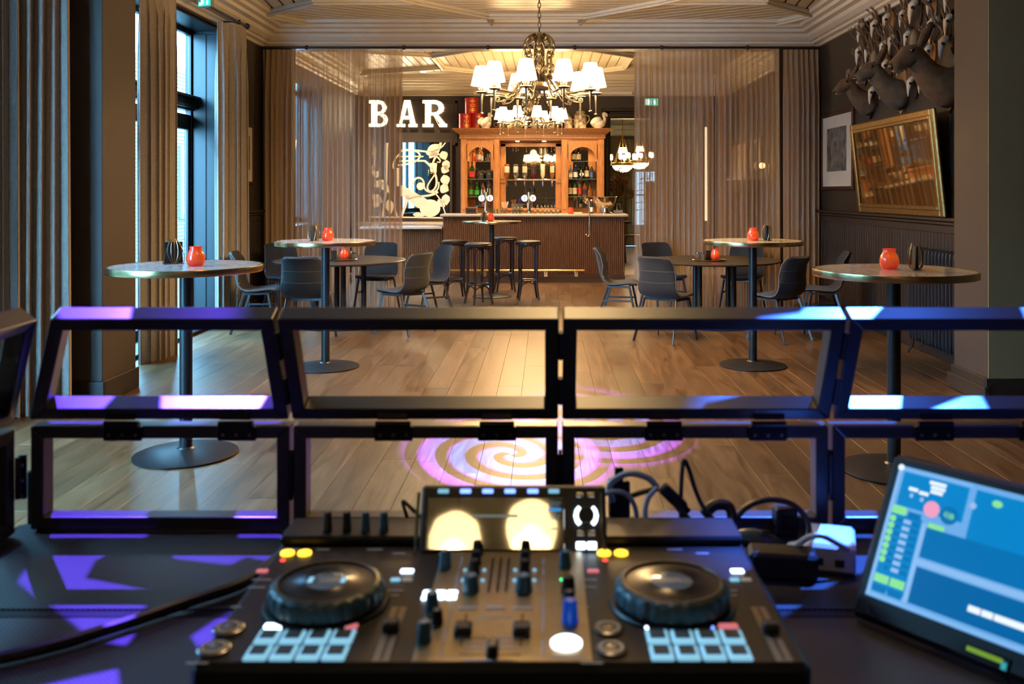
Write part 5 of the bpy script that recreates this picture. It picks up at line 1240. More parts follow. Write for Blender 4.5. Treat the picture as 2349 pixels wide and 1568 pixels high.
rows = {'top': [(1974, 73, 1.15, 0, 'antler', .10, .24, 2), (2004, 65, 1.05, 0, 'antler', .08, .20, 1), (2032, 51, 1.05, 1, 'antler', .10, .26, 2), (2066, 41, .9, 1, 'antler', .16, .36, 3), (2095, 25, 1.2, 0, 'spike', .1, .2, 1), (2132, 10, 1.0, 1, 'antler', .1, .22, 2), (2172, 2, 1.0, 0, 'spike', .1, .2, 1)],
        'second': [(2043, 100, 1.0, 0, 'spike', .1, .2, 1), (2077, 90, .9, 0, 'antler', .13, .26, 2), (2111, 81, .95, 0, 'horn', .1, .2, 1), (2144, 68, 1.35, 0, 'antler', .13, .28, 2), (2172, 55, 1.0, 0, 'spike', .08, .2, 1)],
        'third': [(1970, 126, 1.1, 0, 'antler', .09, .22, 2), (1989, 123, 1.0, 1, 'antler', .12, .28, 2), (2024, 113, 1.0, 1, 'antler', .12, .16, 1), (2127, 123, .95, 1, 'antler', .12, .24, 2), (2164, 108, 1.15, 0, 'antler', .08, .22, 1)],
        'fourth': [(1973, 171, 1.0, 0, 'antler', .10, .22, 2), (2000, 159, 1.2, 0, 'antler', .10, .24, 2), (2029, 156, 1.0, 0, 'antler', .14, .30, 2), (2062, 149, 1.05, 0, 'antler', .09, .24, 1), (2092, 136, .9, 0, 'spike', .1, .2, 1)],
        'bottom': [(1998, 217, 1.0, 0, 'spike', .1, .2, 1), (2018, 209, .85, 0, 'spike', .1, .2, 1), (2039, 222, .8, 0, 'spike', .1, .2, 1), (2087, 197, 1.0, 0, 'antler', .09, .22, 1), (2110, 192, .9, 0, 'antler', .08, .18, 1), (2135, 196, .85, 1, 'spike', .1, .2, 1)]}
k = 0
for rw, lst in rows.items():
    for i, (px, py, s, lg, hn, sp_, hl, tn) in enumerate(lst):
        k += 1
        kind = {'antler': 'branching antlers', 'spike': 'short spikes', 'horn': 'black curved horns'}[hn]
        skull_mount(px, py, s, '%s skull from left in the %s trophy row, %s on %s shield' % (NTH[i], rw, kind, 'a pale' if lg else 'a dark'), bool(lg), hn, sp_, hl, tn, k)
m_fur = mat('deer_fur', (.115, .060, .027), .85, var=.4, vs=14, bump=.35, bs=120, sheen=.05); m_fur2 = mat('grey_deer_fur', (.095, .063, .038), .85, var=.4, vs=14, bump=.35, bs=120, sheen=.05)
m_eye = mat('glass_eye', (.01, .008, .006), .08, coat=1.0, var=.05); m_ear = mat('inner_ear', (.26, .18, .11), .8, var=.2)
def deer_head(px, py, s, fur, label, yaw, light, antl=False):
    Y = 2100*(XR-.03)/(px-CX); z = ZY(py, Y)
    t = thing('deer_head_mount', label, 'trophy', (XR, Y, z), 0, 'deer heads on the trophy wall')
    MB().prism(shield_pts(.30*s, .52*s), 0, .03, MSH).build('shield', m_sh2 if light else m_sh1, t, False)
    c, sn = math.cos(yaw), math.sin(yaw)
    def F(x, y, z_): return (-(x*c)*s, (y+x*sn)*s, z_*s)
    sp_ = [F(.0, 0, -.06), F(.06, 0, -.05), F(.14, 0, -.01), F(.21, 0, .05), F(.265, 0, .115), F(.30, 0, .165), F(.335, 0, .195), F(.375, 0, .185), F(.42, 0, .155), F(.47, 0, .12), F(.505, 0, .10), F(.52, 0, .092)]
    rr = [.165, .160, .135, .108, .092, .088, .094, .090, .072, .058, .050, .022]
    b = MB(); b.tube(sp_, [r*s for r in rr], 18); hd = b.build('head_and_neck', fur, t, ang=180)
    for sy in (-1, 1):
        e = MB(); e.sph(F(.375, sy*.078, .222), .020*s, 10, 8); e.build('eye', m_eye, t)
        p0 = Vector(F(.30, sy*.055, .25)); p1 = Vector(F(.25, sy*.15, .42)); d = p1-p0
        R = d.to_track_quat('Z', 'X').to_matrix().to_4x4()
        e = MB(); e.M = T(p0) @ R; e.sph((0, 0, d.length*.5), d.length*.6, 12, 8, (.22, .42, 1)); ear = e.build('ear', fur, t)
        e = MB(); e.M = T(p0+Vector((-.012*s, -.012*s, 0))) @ R; e.sph((0, 0, d.length*.5), d.length*.5, 10, 8, (.18, .30, 1)); e.build('ear_lining', m_ear, ear)
        e = MB(); e.sph(F(.512, sy*.018, .102), .009*s, 8, 6); e.build('nostril', m_eye, t)
        if antl: MB().tube([F(.315, sy*.04, .26), F(.31, sy*.055, .33), F(.34, sy*.06, .40)], [.012*s, .010*s, .004*s], 6).build('antler', m_antler, t)
    e = MB(); e.sph(F(.515, 0, .105), .030*s, 10, 8); e.build('nose', m_eye, t)
    e = MB(); e.tube([F(.505, 0, .075), F(.47, 0, .075), F(.43, 0, .09)], [.020*s, .030*s, .03*s], 8); e.build('lower_jaw', m_ear, t)
    return t
deer_head(1993, 228, .84, m_fur, 'brown young deer head, lowest and leftmost of the three', -.15, False, True)
deer_head(2066, 205, .98, m_fur2, 'grey brown deer head on the pale wooden shield in the middle', -.1, True)
deer_head(2176, 185, 1.12, m_fur, 'large brown doe head with big ears, right of the other heads', -.15, False)
# ================================================================ the room beyond the doorway and the right wall of the bar
m_far = mat('far_wall_olive', (.20, .16, .09), .7, var=.15, vs=2)
struct(MB().bb(-1.0, 6.5, 26.0, 26.2, 0, 3.6).build('wall_far', m_far, smooth=False))
struct(MB().bb(-1.2, -1.0, YE+.2, 26.2, 0, 3.6).build('wall_far_left', m_far, smooth=False)); struct(MB().bb(6.5, 6.7, YE+.2, 26.2, 0, 3.6).build('wall_far_right', m_far, smooth=False))
struct(MB().bb(-1.2, 6.7, YE+.2, 26.2, 3.4, 3.6).build('ceiling_far', m_ceil, smooth=False))
b = MB(); b.bb(-1.0, 6.5, 25.6, 26.0, 3.1, 3.4, .02); b.bb(-1.0, 6.5, 25.4, 25.7, 3.25, 3.4, .02); struct(b.build('trim_12', m_cornice, smooth=False), 'cream cornice in the room beyond the doorway')
FY = 25.9
wf = struct(MB().bb(XY(1455, FY), XY(1503, FY), FY-.02, FY+.02, .6, 2.1).build('window_4', mat('far_window_daylight', (.4, .6, .8), .3, emit=(.45, .72, 1), es=1.6, var=.1), smooth=False), 'daylit window in the far room')
b = MB()
for q in ((1453, 1457), (1476, 1480), (1501, 1505)): b.bb(XY(q[0], FY), XY(q[1], FY), FY-.06, FY-.01, .6, 2.14, .004)
b.bb(XY(1453, FY), XY(1505, FY), FY-.06, FY-.01, 1.42, 1.46); b.bb(XY(1453, FY), XY(1505, FY), FY-.06, FY-.01, 2.1, 2.16); b.build('window_frame', m_cornice, wf, False)
for i, (a, c) in enumerate(((1424, 1452), (1508, 1580))):
    curtain('room_curtain', ('pale curtain left of the far room window', 'wide pale curtain right of the far room window')[i], (XY(a, FY-.2), FY-.2), (XY(c, FY-.2), FY-.2), 3.0, .05, 6+4*i, .05, mat('pale_curtain', (.42, .35, .22), .8, var=.1), 30+i, .01, 'curtains of the far room')
m_alab = mat('alabaster_bowl', (1, .85, .6), .4, emit=(1, .72, .34), es=16, lamp=True); m_cand = mat('candle_bulb', (1, .8, .5), .4, emit=(1, .66, .26), es=45)
def bowl_lamp(px, py, Y, label):
    t = thing('bowl_chandelier', label, 'chandelier', (XY(px, Y), Y, ZY(py, Y)), 0, 'bowl chandeliers in the far room')
    MB().lathe([(0, -.14), (.12, -.12), (.21, -.05), (.235, .02), (.22, .02), (0, -.1)], 24).build('bowl', m_alab, t)
    MB().lathe([(.23, .01), (.25, .03), (.25, .07), (.22, .08), (.22, .03)], 24).build('rim', m_gold, t)
    for k in range(6):
        a = k*PI/3+.3; c, s_ = math.cos(a), math.sin(a)
        MB().tube([(c*.22, s_*.22, .06), (c*.30, s_*.30, .02), (c*.33, s_*.33, .08), (c*.33, s_*.33, .14)], .01, 6).build('arm', m_gold, t)
        MB().lathe([(0, .14), (.035, .15), (.045, .22), (.03, .27), (0, .27)], 10, (c*.33, s_*.33, 0)).build('shade', m_cand, t)
        MB().cyl((c*.2, s_*.2, .07), (0, 0, .75), .004, n=5).build('chain', m_gold, t)
    MB().cyl((0, 0, .7), (0, 0, 3.4-ZY(py, Y)), .008, n=6).build('stem', m_gold, t)
    MB().lathe([(0, .30), (.10, .30), (.07, .42), (0, .42)], 12).build('inner_shade', m_cand, t)
bowl_lamp(1428, 381, 20.6, 'bowl chandelier in the doorway, left of the curtain edge'); bowl_lamp(1467, 375, 22.4, 'bowl chandelier in the far room seen through the sheer curtain')
# dried flowers in a vase on a table
vt = thing('side_table', 'dark side table carrying the vase of dried flowers', 'table', (XY(1414, 19.6), 19.6, 0))
MB().lathe([(0, .86), (.32, .86), (.33, .88), (.32, .9), (0, .9)], 24).build('top', m_bent, vt)
for k in range(4): MB().cyl((.2*math.cos(k*PI/2), .2*math.sin(k*PI/2), 0), (.16*math.cos(k*PI/2), .16*math.sin(k*PI/2), .87), .018, n=8).build('leg', m_bent, vt)
vf = thing('dried_bouquet', 'big vase of dried grasses and red flowers beyond the doorway', 'flowers', (XY(1414, 19.6), 19.6, .9))
MB().lathe([(0, 0), (.08, 0), (.12, .12), (.10, .26), (.06, .34), (.075, .38), (.05, .38), (0, .3)], 18).build('vase', m_silver, vf)
rnd = random.Random(4)
mfl = {'grass_plume': mat('straw_grass', (.30, .20, .07), .8, var=.4), 'red_bloom': mat('dried_red', (.33, .03, .025), .7, var=.4), 'seed_head': mat('brown_seed', (.18, .09, .03), .8, var=.4)}
for i in range(46):
    a = rnd.uniform(0, 2*PI); r = rnd.uniform(.05, .36); h = rnd.uniform(.55, 1.15)*(1-.4*r); kd = 'grass_plume' if i % 3 else ('red_bloom' if i % 2 else 'seed_head')
    tip = Vector((r*math.cos(a), r*math.sin(a), h)); MB().tube(bez((0, 0, .3), (0, 0, .5), tip*.8, tip, 5), .003, 4).build('stem', mfl['seed_head'], vf)
    b = MB()
    if kd == 'red_bloom':
        for q in range(7): b.sph(tip+Vector((rnd.uniform(-.05, .05), rnd.uniform(-.05, .05), rnd.uniform(-.04, .04))), .03, 6, 4)
    else:
        for q in range(8): d = Vector((rnd.uniform(-.09, .09), rnd.uniform(-.09, .09), rnd.uniform(-.02, .15))); b.tube([tip-d*.3, tip+d*.5, tip+d], [.004, .009, .001], 4)
    b.build(kd, mfl[kd], vf)
# potted plant, sideboard with glasses
pp = thing('potted_plant', 'tall leafy pot plant in front of the far room window', 'plant', (XY(1490, 22.5), 22.5, 0))
MB().lathe([(0, 0), (.16, 0), (.22, .4), (.2, .4), (.15, .05), (0, .05)], 18).build('pot', m_plastic, pp); m_lf = mat('plant_leaf', (.04, .09, .03), .45, var=.3)
for i in range(18):
    a = i*2.4; h = 1.0+.06*i; l = .45-.008*i; b = MB(); d = Vector((math.cos(a), math.sin(a), .35)); p = Vector((0, 0, h)); sd = Vector((-math.sin(a), math.cos(a), 0))
    ctr = [p+d*l*t+Vector((0, 0, -.35*t*t*l)) for t in (0, .25, .5, .75, 1)]; wd = (.01, .07, .09, .06, .004)
    b.grid([[c-sd*w_, c+Vector((0, 0, -.012)), c+sd*w_] for c, w_ in zip(ctr, wd)]); b.build('leaf', m_lf, pp)
MB().cyl((0, 0, .05), (0, 0, 2.05), .02, .012, 8).build('stem', m_antler, pp)
sb = thing('glass_sideboard', 'dark sideboard with a brass edge beyond the doorway behind the curtain', 'sideboard', (XY(1552, 19.4), 19.4, 0))
MB().bb(-.65, .62, -.2, .3, 0, .88).build('body', m_bent, sb, False); MB().bb(-.68, .64, -.23, .33, .88, .92, .006).build('top', m_brass, sb, False); MB().bb(-.62, .58, .27, .30, .92, 1.75).build('mirror_back', m_mirk, sb, False)
for i in range(10):
    put(w_m if i % 2 else sm_m, 'sideboard_glass', (XY(1512+i*8, 19.4), 19.35, .92), '%s glass from the left on the far sideboard behind the curtain' % NTH[i], 'glass', 'glasses on the far sideboard')
# stool in the far room
fs = thing('side_chair', 'dark wooden stool beyond the bar end, beside the curtain edge', 'stool', (XY(1447, 19.0), 18.9, 0))
MB().box((0, 0, .62), (.36, .36, .05), .01).build('seat', m_bent, fs, False)
for sx in (-1, 1):
    for sy in (-1, 1): MB().cyl((sx*.14, sy*.14, .6), (sx*.17, sy*.17, 0), .018, n=8).build('leg', m_bent, fs)
    MB().cyl((sx*.155, -.155, .3), (sx*.155, .155, .3), .012, n=6).build('stretcher', m_bent, fs)
# tall lit glass door leaf beside the doorway
ld = thing('lit_glass_door', 'tall glowing frosted glass panel beside the doorway, behind the curtain', 'glass panel', (XY(1613, YE-.04), YE-.04, .95))
MB().bb(-.085, .085, 0, .02, 0, 1.87).build('frosted_pane', mat('frosted_lit_pane', (1, .9, .7), .5, emit=(1, .80, .45), es=1.5, var=.1), ld, False)
for x in (-.1, .085): MB().bb(x, x+.015, -.01, .03, -.02, 1.89).build('edge_bar', m_trimdark, ld, False)
MB().bb(-.012, .012, -.012, .0, 0, 1.87).build('mullion', m_trimdark, ld, False)
# door and tall cupboard on the right bar wall
d2 = MB(); d2.bb(XR-.05, XR, 16.35, 16.47, 0, 2.36, .006); d2.bb(XR-.05, XR, 17.55, 17.67, 0, 2.36, .006); d2.bb(XR-.06, XR, 16.3, 17.72, 2.26, 2.40, .006)
dd = struct(d2.build('door_2', m_oak, smooth=False), 'honey oak door casing on the right bar wall')
MB().bb(XR-.03, XR-.01, 16.47, 17.55, 0, 2.26).build('door_leaf', mat('cream_door', (.42, .32, .17), .4, var=.1), dd, False)
MB().bb(XR-.04, XR-.03, 16.6, 17.42, 1.1, 2.1, .004).build('door_panel', mat('cream_door2', (.5, .38, .2), .4, var=.1), dd, False); MB().cyl((XR-.03, 16.55, 1.05), (XR-.09, 16.55, 1.05), .012, n=8).build('door_handle', m_brass, dd)
cb_ = thing('tall_cupboard', 'tall dark cupboard on the right bar wall behind the sheer curtain', 'cupboard', (XR-.21, 15.55, 0))
MB().bb(-.2, .2, -.55, .55, 0, 1.72, .004).build('body', m_bent, cb_, False); MB().bb(-.22, .2, -.57, .57, 1.72, 1.76, .006).build('top', m_wtop, cb_, False)
for y in (-.53, .01): o = MB().bb(-.22, -.2, y, y+.52, .1, 1.66, .006).build('door', m_bent, cb_, False); MB().cyl((-.225, y+(.45 if y < 0 else .07), .8), (-.225, y+(.45 if y < 0 else .07), 1.0), .008, n=6).build('handle', m_brass, o)
# ================================================================ the booth in front of the camera
DZ_ = .857                                   # deck height
def perf_mat():
    m = mat('perforated_steel', (.045, .045, .05), .42, .3, var=.01); N = m.node_tree.nodes; L = m.node_tree.links; b = N['Principled BSDF']
    co = N.new('ShaderNodeTexCoord'); mp = N.new('ShaderNodeMapping'); mp.inputs['Rotation'].default_value = (0, 0, PI/4); L.new(co.outputs['Object'], mp.inputs[0])
    v = N.new('ShaderNodeTexVoronoi'); v.voronoi_dimensions = '2D'; v.inputs['Scale'].default_value = 165; v.inputs['Randomness'].default_value = 0; L.new(mp.outputs[0], v.inputs['Vector'])
    r = N.new('ShaderNodeValToRGB'); L.new(v.outputs['Distance'], r.inputs[0]); e = r.color_ramp.elements
    e[0].position = .30; e[0].color = (.006, .006, .007, 1); e[1].position = .38; e[1].color = (.055, .055, .06, 1); L.new(r.outputs[0], b.inputs['Base Color']); return m
m_perf = perf_mat()
dk = thing('booth_table', 'black perforated steel booth table under the player', 'table', (0, 0, 0))
for x0_, x1_ in ((-1.05, -.36), (-.345, .345), (.36, 1.1)):
    for y0_, y1_ in ((.62, 1.44), (1.47, 1.845)):
        MB().bb(x0_, x1_, y0_, y1_, DZ_-.006, DZ_, .001).build('deck_sheet', m_perf, dk, False)
for y in (.60, 1.455, 1.832): MB().bb(-1.06, 1.11, y-.013, y+.013, DZ_-.045, DZ_-.001, .003).build('cross_bar', m_blackm, dk, False)
for x in (-1.06, -.352, .352, 1.11): MB().bb(x-.012, x+.012, .6, 1.84, DZ_-.045, DZ_-.008, .003).build('long_bar', m_blackm, dk, False)
for x in (-1.03, 1.08):
    for y in (.66, 1.80): MB().bb(x-.02, x+.02, y-.02, y+.02, 0, DZ_-.045, .003).build('leg', m_blackm, dk, False)
# ---------------------------------------------------------------- folding facade of black tube panels
m_tube = mat('black_powder_tube', (.040, .040, .044), .33, .1, spec=1.0, var=.08, vs=30, bump=.02, bs=400)
bf = thing('booth_facade', 'folding black tube frame booth facade with hinged open panels', 'booth frame', (0, 1.8, 0))
OFS = Vector((0, -1.8, 0))
def quad_frame(name, BL, BR, TR, TL, w_, d, parent):
    P = [Vector(p) for p in (BL, BR, TR, TL)]; u = (P[1]-P[0]).normalized(); n = u.cross((P[3]-P[0])).normalized()      # n points to the camera side
    def inset(i):
        p, a, c = P[i], P[i-1], P[(i+1) % 4]; e0 = (p-a).normalized(); e1 = (c-p).normalized(); i0 = n.cross(e0); i1 = n.cross(e1)
        k = 1+i0.dot(i1); return p+(i0+i1)*(w_/k)
    I = [inset(i) for i in range(4)]; b = MB(); back = -n*d
    for i in range(4):
        j = (i+1) % 4; A = [P[i], P[j], I[j], I[i]]; vs = [tuple(q+OFS) for q in A]+[tuple(q+back+OFS) for q in A]
        b.add(vs, [(0, 1, 2, 3), (7, 6, 5, 4), (0, 4, 5, 1), (1, 5, 6, 2), (2, 6, 7, 3), (3, 7, 4, 0)])
    o = b.build(name, m_tube, parent, False)
    bv = o.modifiers.new('bevel', 'BEVEL'); bv.width = .0025; bv.segments = 2; bv.limit_method = 'ANGLE'
    return o, n
J = [-1.016, -.499, .030, .562, 1.092]; g = .004
ZB, ZM, ZTOP = .862, 1.066, 1.291
for i in range(4):
    a, c = J[i]+g, J[i+1]-g
    lo, n = quad_frame('lower_panel', (a, 1.8, ZB), (c, 1.8, ZB), (c, 1.8, ZM), (a, 1.8, ZM), .025, .04, bf)
    at_ = -.914 if i == 0 else a
    ct_ = .99 if i == 3 else c
    up, n2 = quad_frame('upper_panel', (a, 1.794, ZM+.014), (c, 1.794, ZM+.014), (ct_, 1.69, ZTOP), (at_, 1.69, ZTOP), .026, .042, bf)
    for fx in (.36, .80) if i < 1 else (.38, .77):
        hx = a+(c-a)*fx; h = MB()
        h.box((hx, -.003, ZM-.014), (.075, .006, .028), .001); h.box((hx, -.010, ZM+.028), (.06, .006, .026), .001, Matrix.Rotation(-.3, 3, 'X'))
        h.cyl((hx-.034, -.008, ZM+.006), (hx+.034, -.008, ZM+.006), .006, n=10); hg = h.build('hinge', m_blackm, bf, False)
        for dx in (-.026, 0, .026): MB().lathe([(0, 0), (.004, 0), (.003, .002), (0, .0025)], 8, (0, 0, 0), T(hx+dx, -.0065, ZM-.016) @ Matrix.Rotation(PI/2, 4, 'X')).build('screw', m_steel, hg)
    if i:
        h = MB(); h.box((J[i], .004, (ZB+ZM)/2+.01), (.006, .012, .09), .001); h.cyl((J[i], -.003, ZB+.06), (J[i], -.003, ZB+.15), .005, n=8); h.build('side_hinge', m_plastic, bf, False)
        for t_ in (.3, .75):
            p = Vector((J[i], 1.794+(1.69-1.794)*t_, ZM+.014+(ZTOP-ZM-.014)*t_))+OFS; d = Vector((0, -.104, .225)).normalized()*.03; MB().cyl(p-d, p+d, .0055, n=8).build('side_hinge', m_plastic, bf)
# side wing turning towards the camera
lo, n = quad_frame('lower_panel', (-1.052, 1.28, ZB), (-1.03, 1.78, ZB), (-1.03, 1.78, ZM), (-1.052, 1.28, ZM), .025, .04, bf)
up, n = quad_frame('upper_panel', (-1.052, 1.28, ZM+.014), (-1.03, 1.775, ZM+.014), (-.93, 1.68, ZTOP), (-.90, 1.28, ZTOP), .026, .042, bf)
h = MB(); h.box((-1.02, -.012, .97), (.014, .008, .085), .001); h.cyl((-1.024, -.02, .93), (-1.024, -.02, 1.01), .006, n=8); h.build('corner_hinge', m_plastic, bf, False)
for z in (.935, .965, .995): MB().sph((-1.018, -.018, z), .004, 6, 4).build('screw', m_steel, bf)
for x, y in ((-1.03, 1.815), (1.09, 1.815), (.03, 1.815)): MB().bb(x-.018, x+.018, y-1.8+.035, y-1.8+.065, 0, ZB+.1, .003).build('support_post', m_tube, bf, False)
# ---------------------------------------------------------------- player / mixer
CXp, CYp, CH = -.052, 1.066, .118
dj = thing('dj_controller', 'black two deck player and mixer with lit pads and a tilted display', 'dj controller', (CXp, CYp, DZ_))
m_body = mat('controller_body', (.011, .011, .014), .38, var=.15, vs=40, bump=.02, bs=500); m_mix = mat('mixer_plate', (.42, .34, .22), .34, .85, var=.08, vs=60); m_rubber = mat('jog_rubber', (.05, .10, .125), .38, var=.15, vs=30)
def LT(px, py, h=0.0):
    k = (EYE-DZ_-CH-h)/(py-CY); return ((px-CX)*k-CXp, FPX*k-CYp)
b = MB(); b.bb(-.364, .364, 0, .448, .012, CH, .008); b.build('chassis', m_body, dj, False)
MB().bb(-.362, .362, .004, .444, 0, .014, .003).build('underside', m_plastic, dj, False)
MB().bb(-.104, .108, .006, .335, CH, CH+.0016, .0006).build('mixer_plate', m_mix, dj, False)
MB().bb(-.362, .362, .36, .446, CH, CH+.014, .004).build('rear_panel', m_body, dj, False)
m_led = {}
def led(nm, c, es): return mat('led_'+nm, tuple(min(1, x*.6+.1) for x in c), .4, emit=c, es=es)
E_ICE = led('ice', (.30, .72, 1.0), .75); E_W = led('white', (.72, .86, 1), 4.5); E_BL = led('blue', (.16, .30, 1), 3.2); E_Y = led('amber', (1, .55, .03), 3.0); E_R = led('red', (1, .05, .05), 2.2); E_PK = led('pink', (.9, .22, .28), .7); E_G = led('green', (.05, 1, .25), 2.4); E_CR = led('cream', (.55, .45, .32), .3); m_prt = mat('panel_print', (.42, .42, .46), .6, var=.05)
def slab(name, x, y, w_, d, h, m, parent=dj, z=CH, bev=.0015): return MB().bb(x-w_/2, x+w_/2, y-d/2, y+d/2, z, z+h, bev).build(name, m, parent, False)
for sx, jx in ((-1, -.240), (1, .222)):
    # jog wheel: dished rubber side with finger dimples, flat top plate
    jw = bpy.data.objects.new('jog_wheel', MB().lathe([(0, CH), (.082, CH), (.084, CH+.002), (.082, CH+.005), (.0, CH+.005)], 48).mesh('jog_wheel', m_plastic)); col.objects.link(jw); jw.parent = dj; jw.location = (jx, .160, 0)
    b = MB(); G = []
    for r, z in ((.072, .005), (.0765, .008), (.0765, .020), (.074, .027), (.068, .0305), (.064, .031)):
        row = []
        for i in range(97):
            a = 2*PI*i/96; rr = r-(.0022*max(0, math.cos(a*24)) if r > .073 else 0); row.append((rr*math.cos(a), rr*math.sin(a), CH+z))
        G.append(row)
    b.grid([r[::-1] for r in G]); b.build('rim', m_rubber, jw)
    MB().lathe([(.064, CH+.031), (.0635, CH+.0295), (.030, CH+.0298), (.029, CH+.0305), (.0, CH+.0305)], 48).build('top_plate', mat('jog_plate', (.018, .017, .020), .25, .3, var=.1), jw)
    MB().lathe([(.066, CH+.0308), (.0665, CH+.0318), (.0645, CH+.0318), (.064, CH+.0308)], 48).build('edge_ring', mat('jog_ring', (.16, .13, .10), .3, .6, var=.1), jw)
    MB().lathe([(0, CH+.0308), (.027, CH+.0308), (.0275, CH+.0306)], 32).build('jog_display', mat('jog_display_glass', (.05, .07, .09), .12, emit=(.15, .20, .26), es=.25, coat=.5, var=.2, vs=60), jw)
    if sx < 0:
        for q in (-1, 1): b = MB(); b.box((q*.022, .002, CH+.0312), (.006, .016, .0006)); b.build('display_mark', E_ICE, jw, False)
    # performance pads: translucent rim lit, dark top
    px0 = -.290 if sx < 0 else .191
    for r, (yy, shift) in enumerate(((.064, 0), (.0246, .003*0))):
        for c in range(4):
            x = px0+c*.0308
            o = slab('pad', x, yy, .0275, .0335, .004, E_ICE); MB().bb(x-.0095, x+.0095, yy-.0075, yy+.0135, CH+.004, CH+.0052, .001).build('pad_top', m_rubber, o, False)
    for c, m in enumerate((E_W, E_CR, E_BL, E_PK)): slab('mode_button', px0+c*.0308, .092, .026, .011, .004, m)
    bx_ = -.346 if sx < 0 else .132
    for yy in (.086, .035):
        o = bpy.data.objects.new('deck_button', MB().lathe([(0, CH), (.0195, CH), (.0195, CH+.003), (.018, CH+.004), (0, CH+.0042)], 28, (bx_, yy, 0)).mesh('deck_button', mat('button_chrome', (.30, .28, .26), .25, .8, var=.15))); col.objects.link(o); o.parent = dj
        MB().lathe([(.011, CH+.0043), (.0155, CH+.0043), (.0155, CH+.0049), (.011, CH+.0049)], 24, (bx_, yy, 0)).build('button_ring', mat('button_cream', (.45, .36, .26), .4, var=.1), o)
    sx_ = -.141 if sx < 0 else .334
    slab('tempo_slot', sx_, .078, .020, .142, .0012, mat('slot_cream', (.30, .25, .19), .35, .3, var=.15)); slab('tempo_groove', sx_, .078, .004, .135, .0016, m_plastic)
    o = slab('tempo_fader', sx_, .083 if sx < 0 else .078, .020, .020, .014, m_plastic, bev=.003); slab('fader_line', sx_, .083 if sx < 0 else .078, .019, .0015, .0145, m_prt, o)
    yx = -.340 if sx < 0 else .142
    for q in (0, .026):
        MB().lathe([(0, CH), (.0105, CH), (.0105, CH+.003), (.009, CH+.004), (0, CH+.0042)], 20, (yx+q, .328, 0)).build('loop_button', E_Y, dj)
    MB().lathe([(0, CH), (.004, CH), (.004, CH+.001), (0, CH+.001)], 12, (yx, .303, 0)).build('status_led', E_R, dj)
    slab('small_button', -.358 if sx < 0 else .122, .262, .017, .010, .003, E_PK); slab('small_button', -.148 if sx < 0 else .331, .262, .019, .011, .003, E_W)
    slab('small_button', -.160 if sx < 0 else .321, .232, .014, .009, .003, E_ICE); slab('small_button', -.143 if sx < 0 else .338, .232, .014, .009, .003, E_CR)
    for dx, dy, w_ in ((-.11, .235, .028), (-.11, .21, .024), (-.118, .15, .014), (.085, .20, .022), (.085, .185, .016), (-.10, .345, .03), (-.05, .345, .02), (.03, .345, .024), (.07, .33, .02), (-.115, .005, .026)):
        if -.36 < jx+dx < .36: slab('legend', jx+dx, dy, w_, .004, .0006, m_prt)
def knob(x, y, r=.008, h=.020, z=CH, m=m_plastic, cap=None, name='knob'):
    o = bpy.data.objects.new(name, MB().lathe([(0, z), (r*1.15, z), (r*1.1, z+h*.2), (r*.92, z+h*.9), (r*.8, z+h), (0, z+h)], 18, (x, y, 0)).mesh(name, m)); col.objects.link(o); o.parent = dj
    slab('pointer', x, y-r*.45, .0018, r*.9, .001, cap or m_prt, o, z+h, .0003); return o
m_kblue = mat('knob_blue_rubber', (.05, .14, .20), .35, var=.1)
for x in (-.05, .023):
    for k_, y in enumerate((.322, .286, .252)): knob(x, y, .0075, .022, CH, m_plastic, m_chrome)
    knob(x, .196, .0105, .024, CH, m_kblue, m_prt)
    for y in (.275, .240):
        for s_ in (-1, 1): MB().sph((x+s_*.014, y-.012, CH+.002), .003, 8, 6).build('tick_dot', E_ICE, dj)
    slab('cue_button', x, .143, .026, .010, .003, mat('pale_button', (.55, .46, .42), .4, var=.1))
    slab('fader_slot', x, .085, .004, .085, .0018, m_plastic); o = slab('channel_fader', x, .075, .022, .024, .013, m_plastic, bev=.003); slab('fader_line', x, .075, .021, .0015, .0135, m_prt, o)
slab('cue_button', -.0135, .143, .026, .010, .003, MATS['pale_button'])
slab('level_meter', -.0135, .258, .034, .15, .0012, m_plastic)
for c in range(3): slab('meter_bar', -.0255+c*.012, .25, .0045, .12, .0016, m_blackm)
for c in range(3):
    for r in range(2): slab('effect_button', -.108+c*.0165, .19-r*.0155, .0145, .012, .003, E_W)
for x, y, m in ((-.094, .275, m_kblue), (-.096, .135, m_kblue), (-.096, .055, m_kblue)): knob(x, y, .0085, .026, CH, m)
knob(-.085, .10, .007, .02)
knob(.082, .28, .0085, .024, CH, m_kblue); knob(.084, .19, .009, .024, CH, m_plastic, m_chrome); knob(.084, .15, .008, .022); knob(.084, .105, .0095, .030, CH, mat('blue_lit_knob', (.01, .05, .3), .3, emit=(.0, .04, .35), es=.6))
MB().lathe([(0, CH), (.005, CH), (.005, CH+.002), (0, CH+.003)], 12, (.078, .232, 0)).build('status_led', E_G, dj)
MB().lathe([(0, CH), (.019, CH), (.019, CH+.004), (.017, CH+.0055), (0, CH+.006)], 28, (.078, .048, 0)).build('release_button', E_W, dj)
slab('crossfader_slot', -.0135, .022, .075, .004, .0018, m_plastic); slab('crossfader', -.0105, .024, .014, .026, .016, m_plastic, bev=.003)
for x in (-.072, .05): slab('divider', x, .165, .003, .30, .0022, m_prt)
for x, y, w_ in ((-.0135, .117, .05), (-.0135, .062, .085), (-.0135, .05, .06), (-.0135, .036, .06), (-.0135, .008, .06), (.08, .016, .045), (.085, .165, .03), (.02, .335, .02), (-.09, .325, .04)): slab('legend', x, y, w_, .0045, .0021, m_prt)
for i, x in enumerate((-.292, -.262, -.232, -.203)): knob(x, .385, .0065, .030, CH+.014, m_plastic if i < 2 else m_kblue)
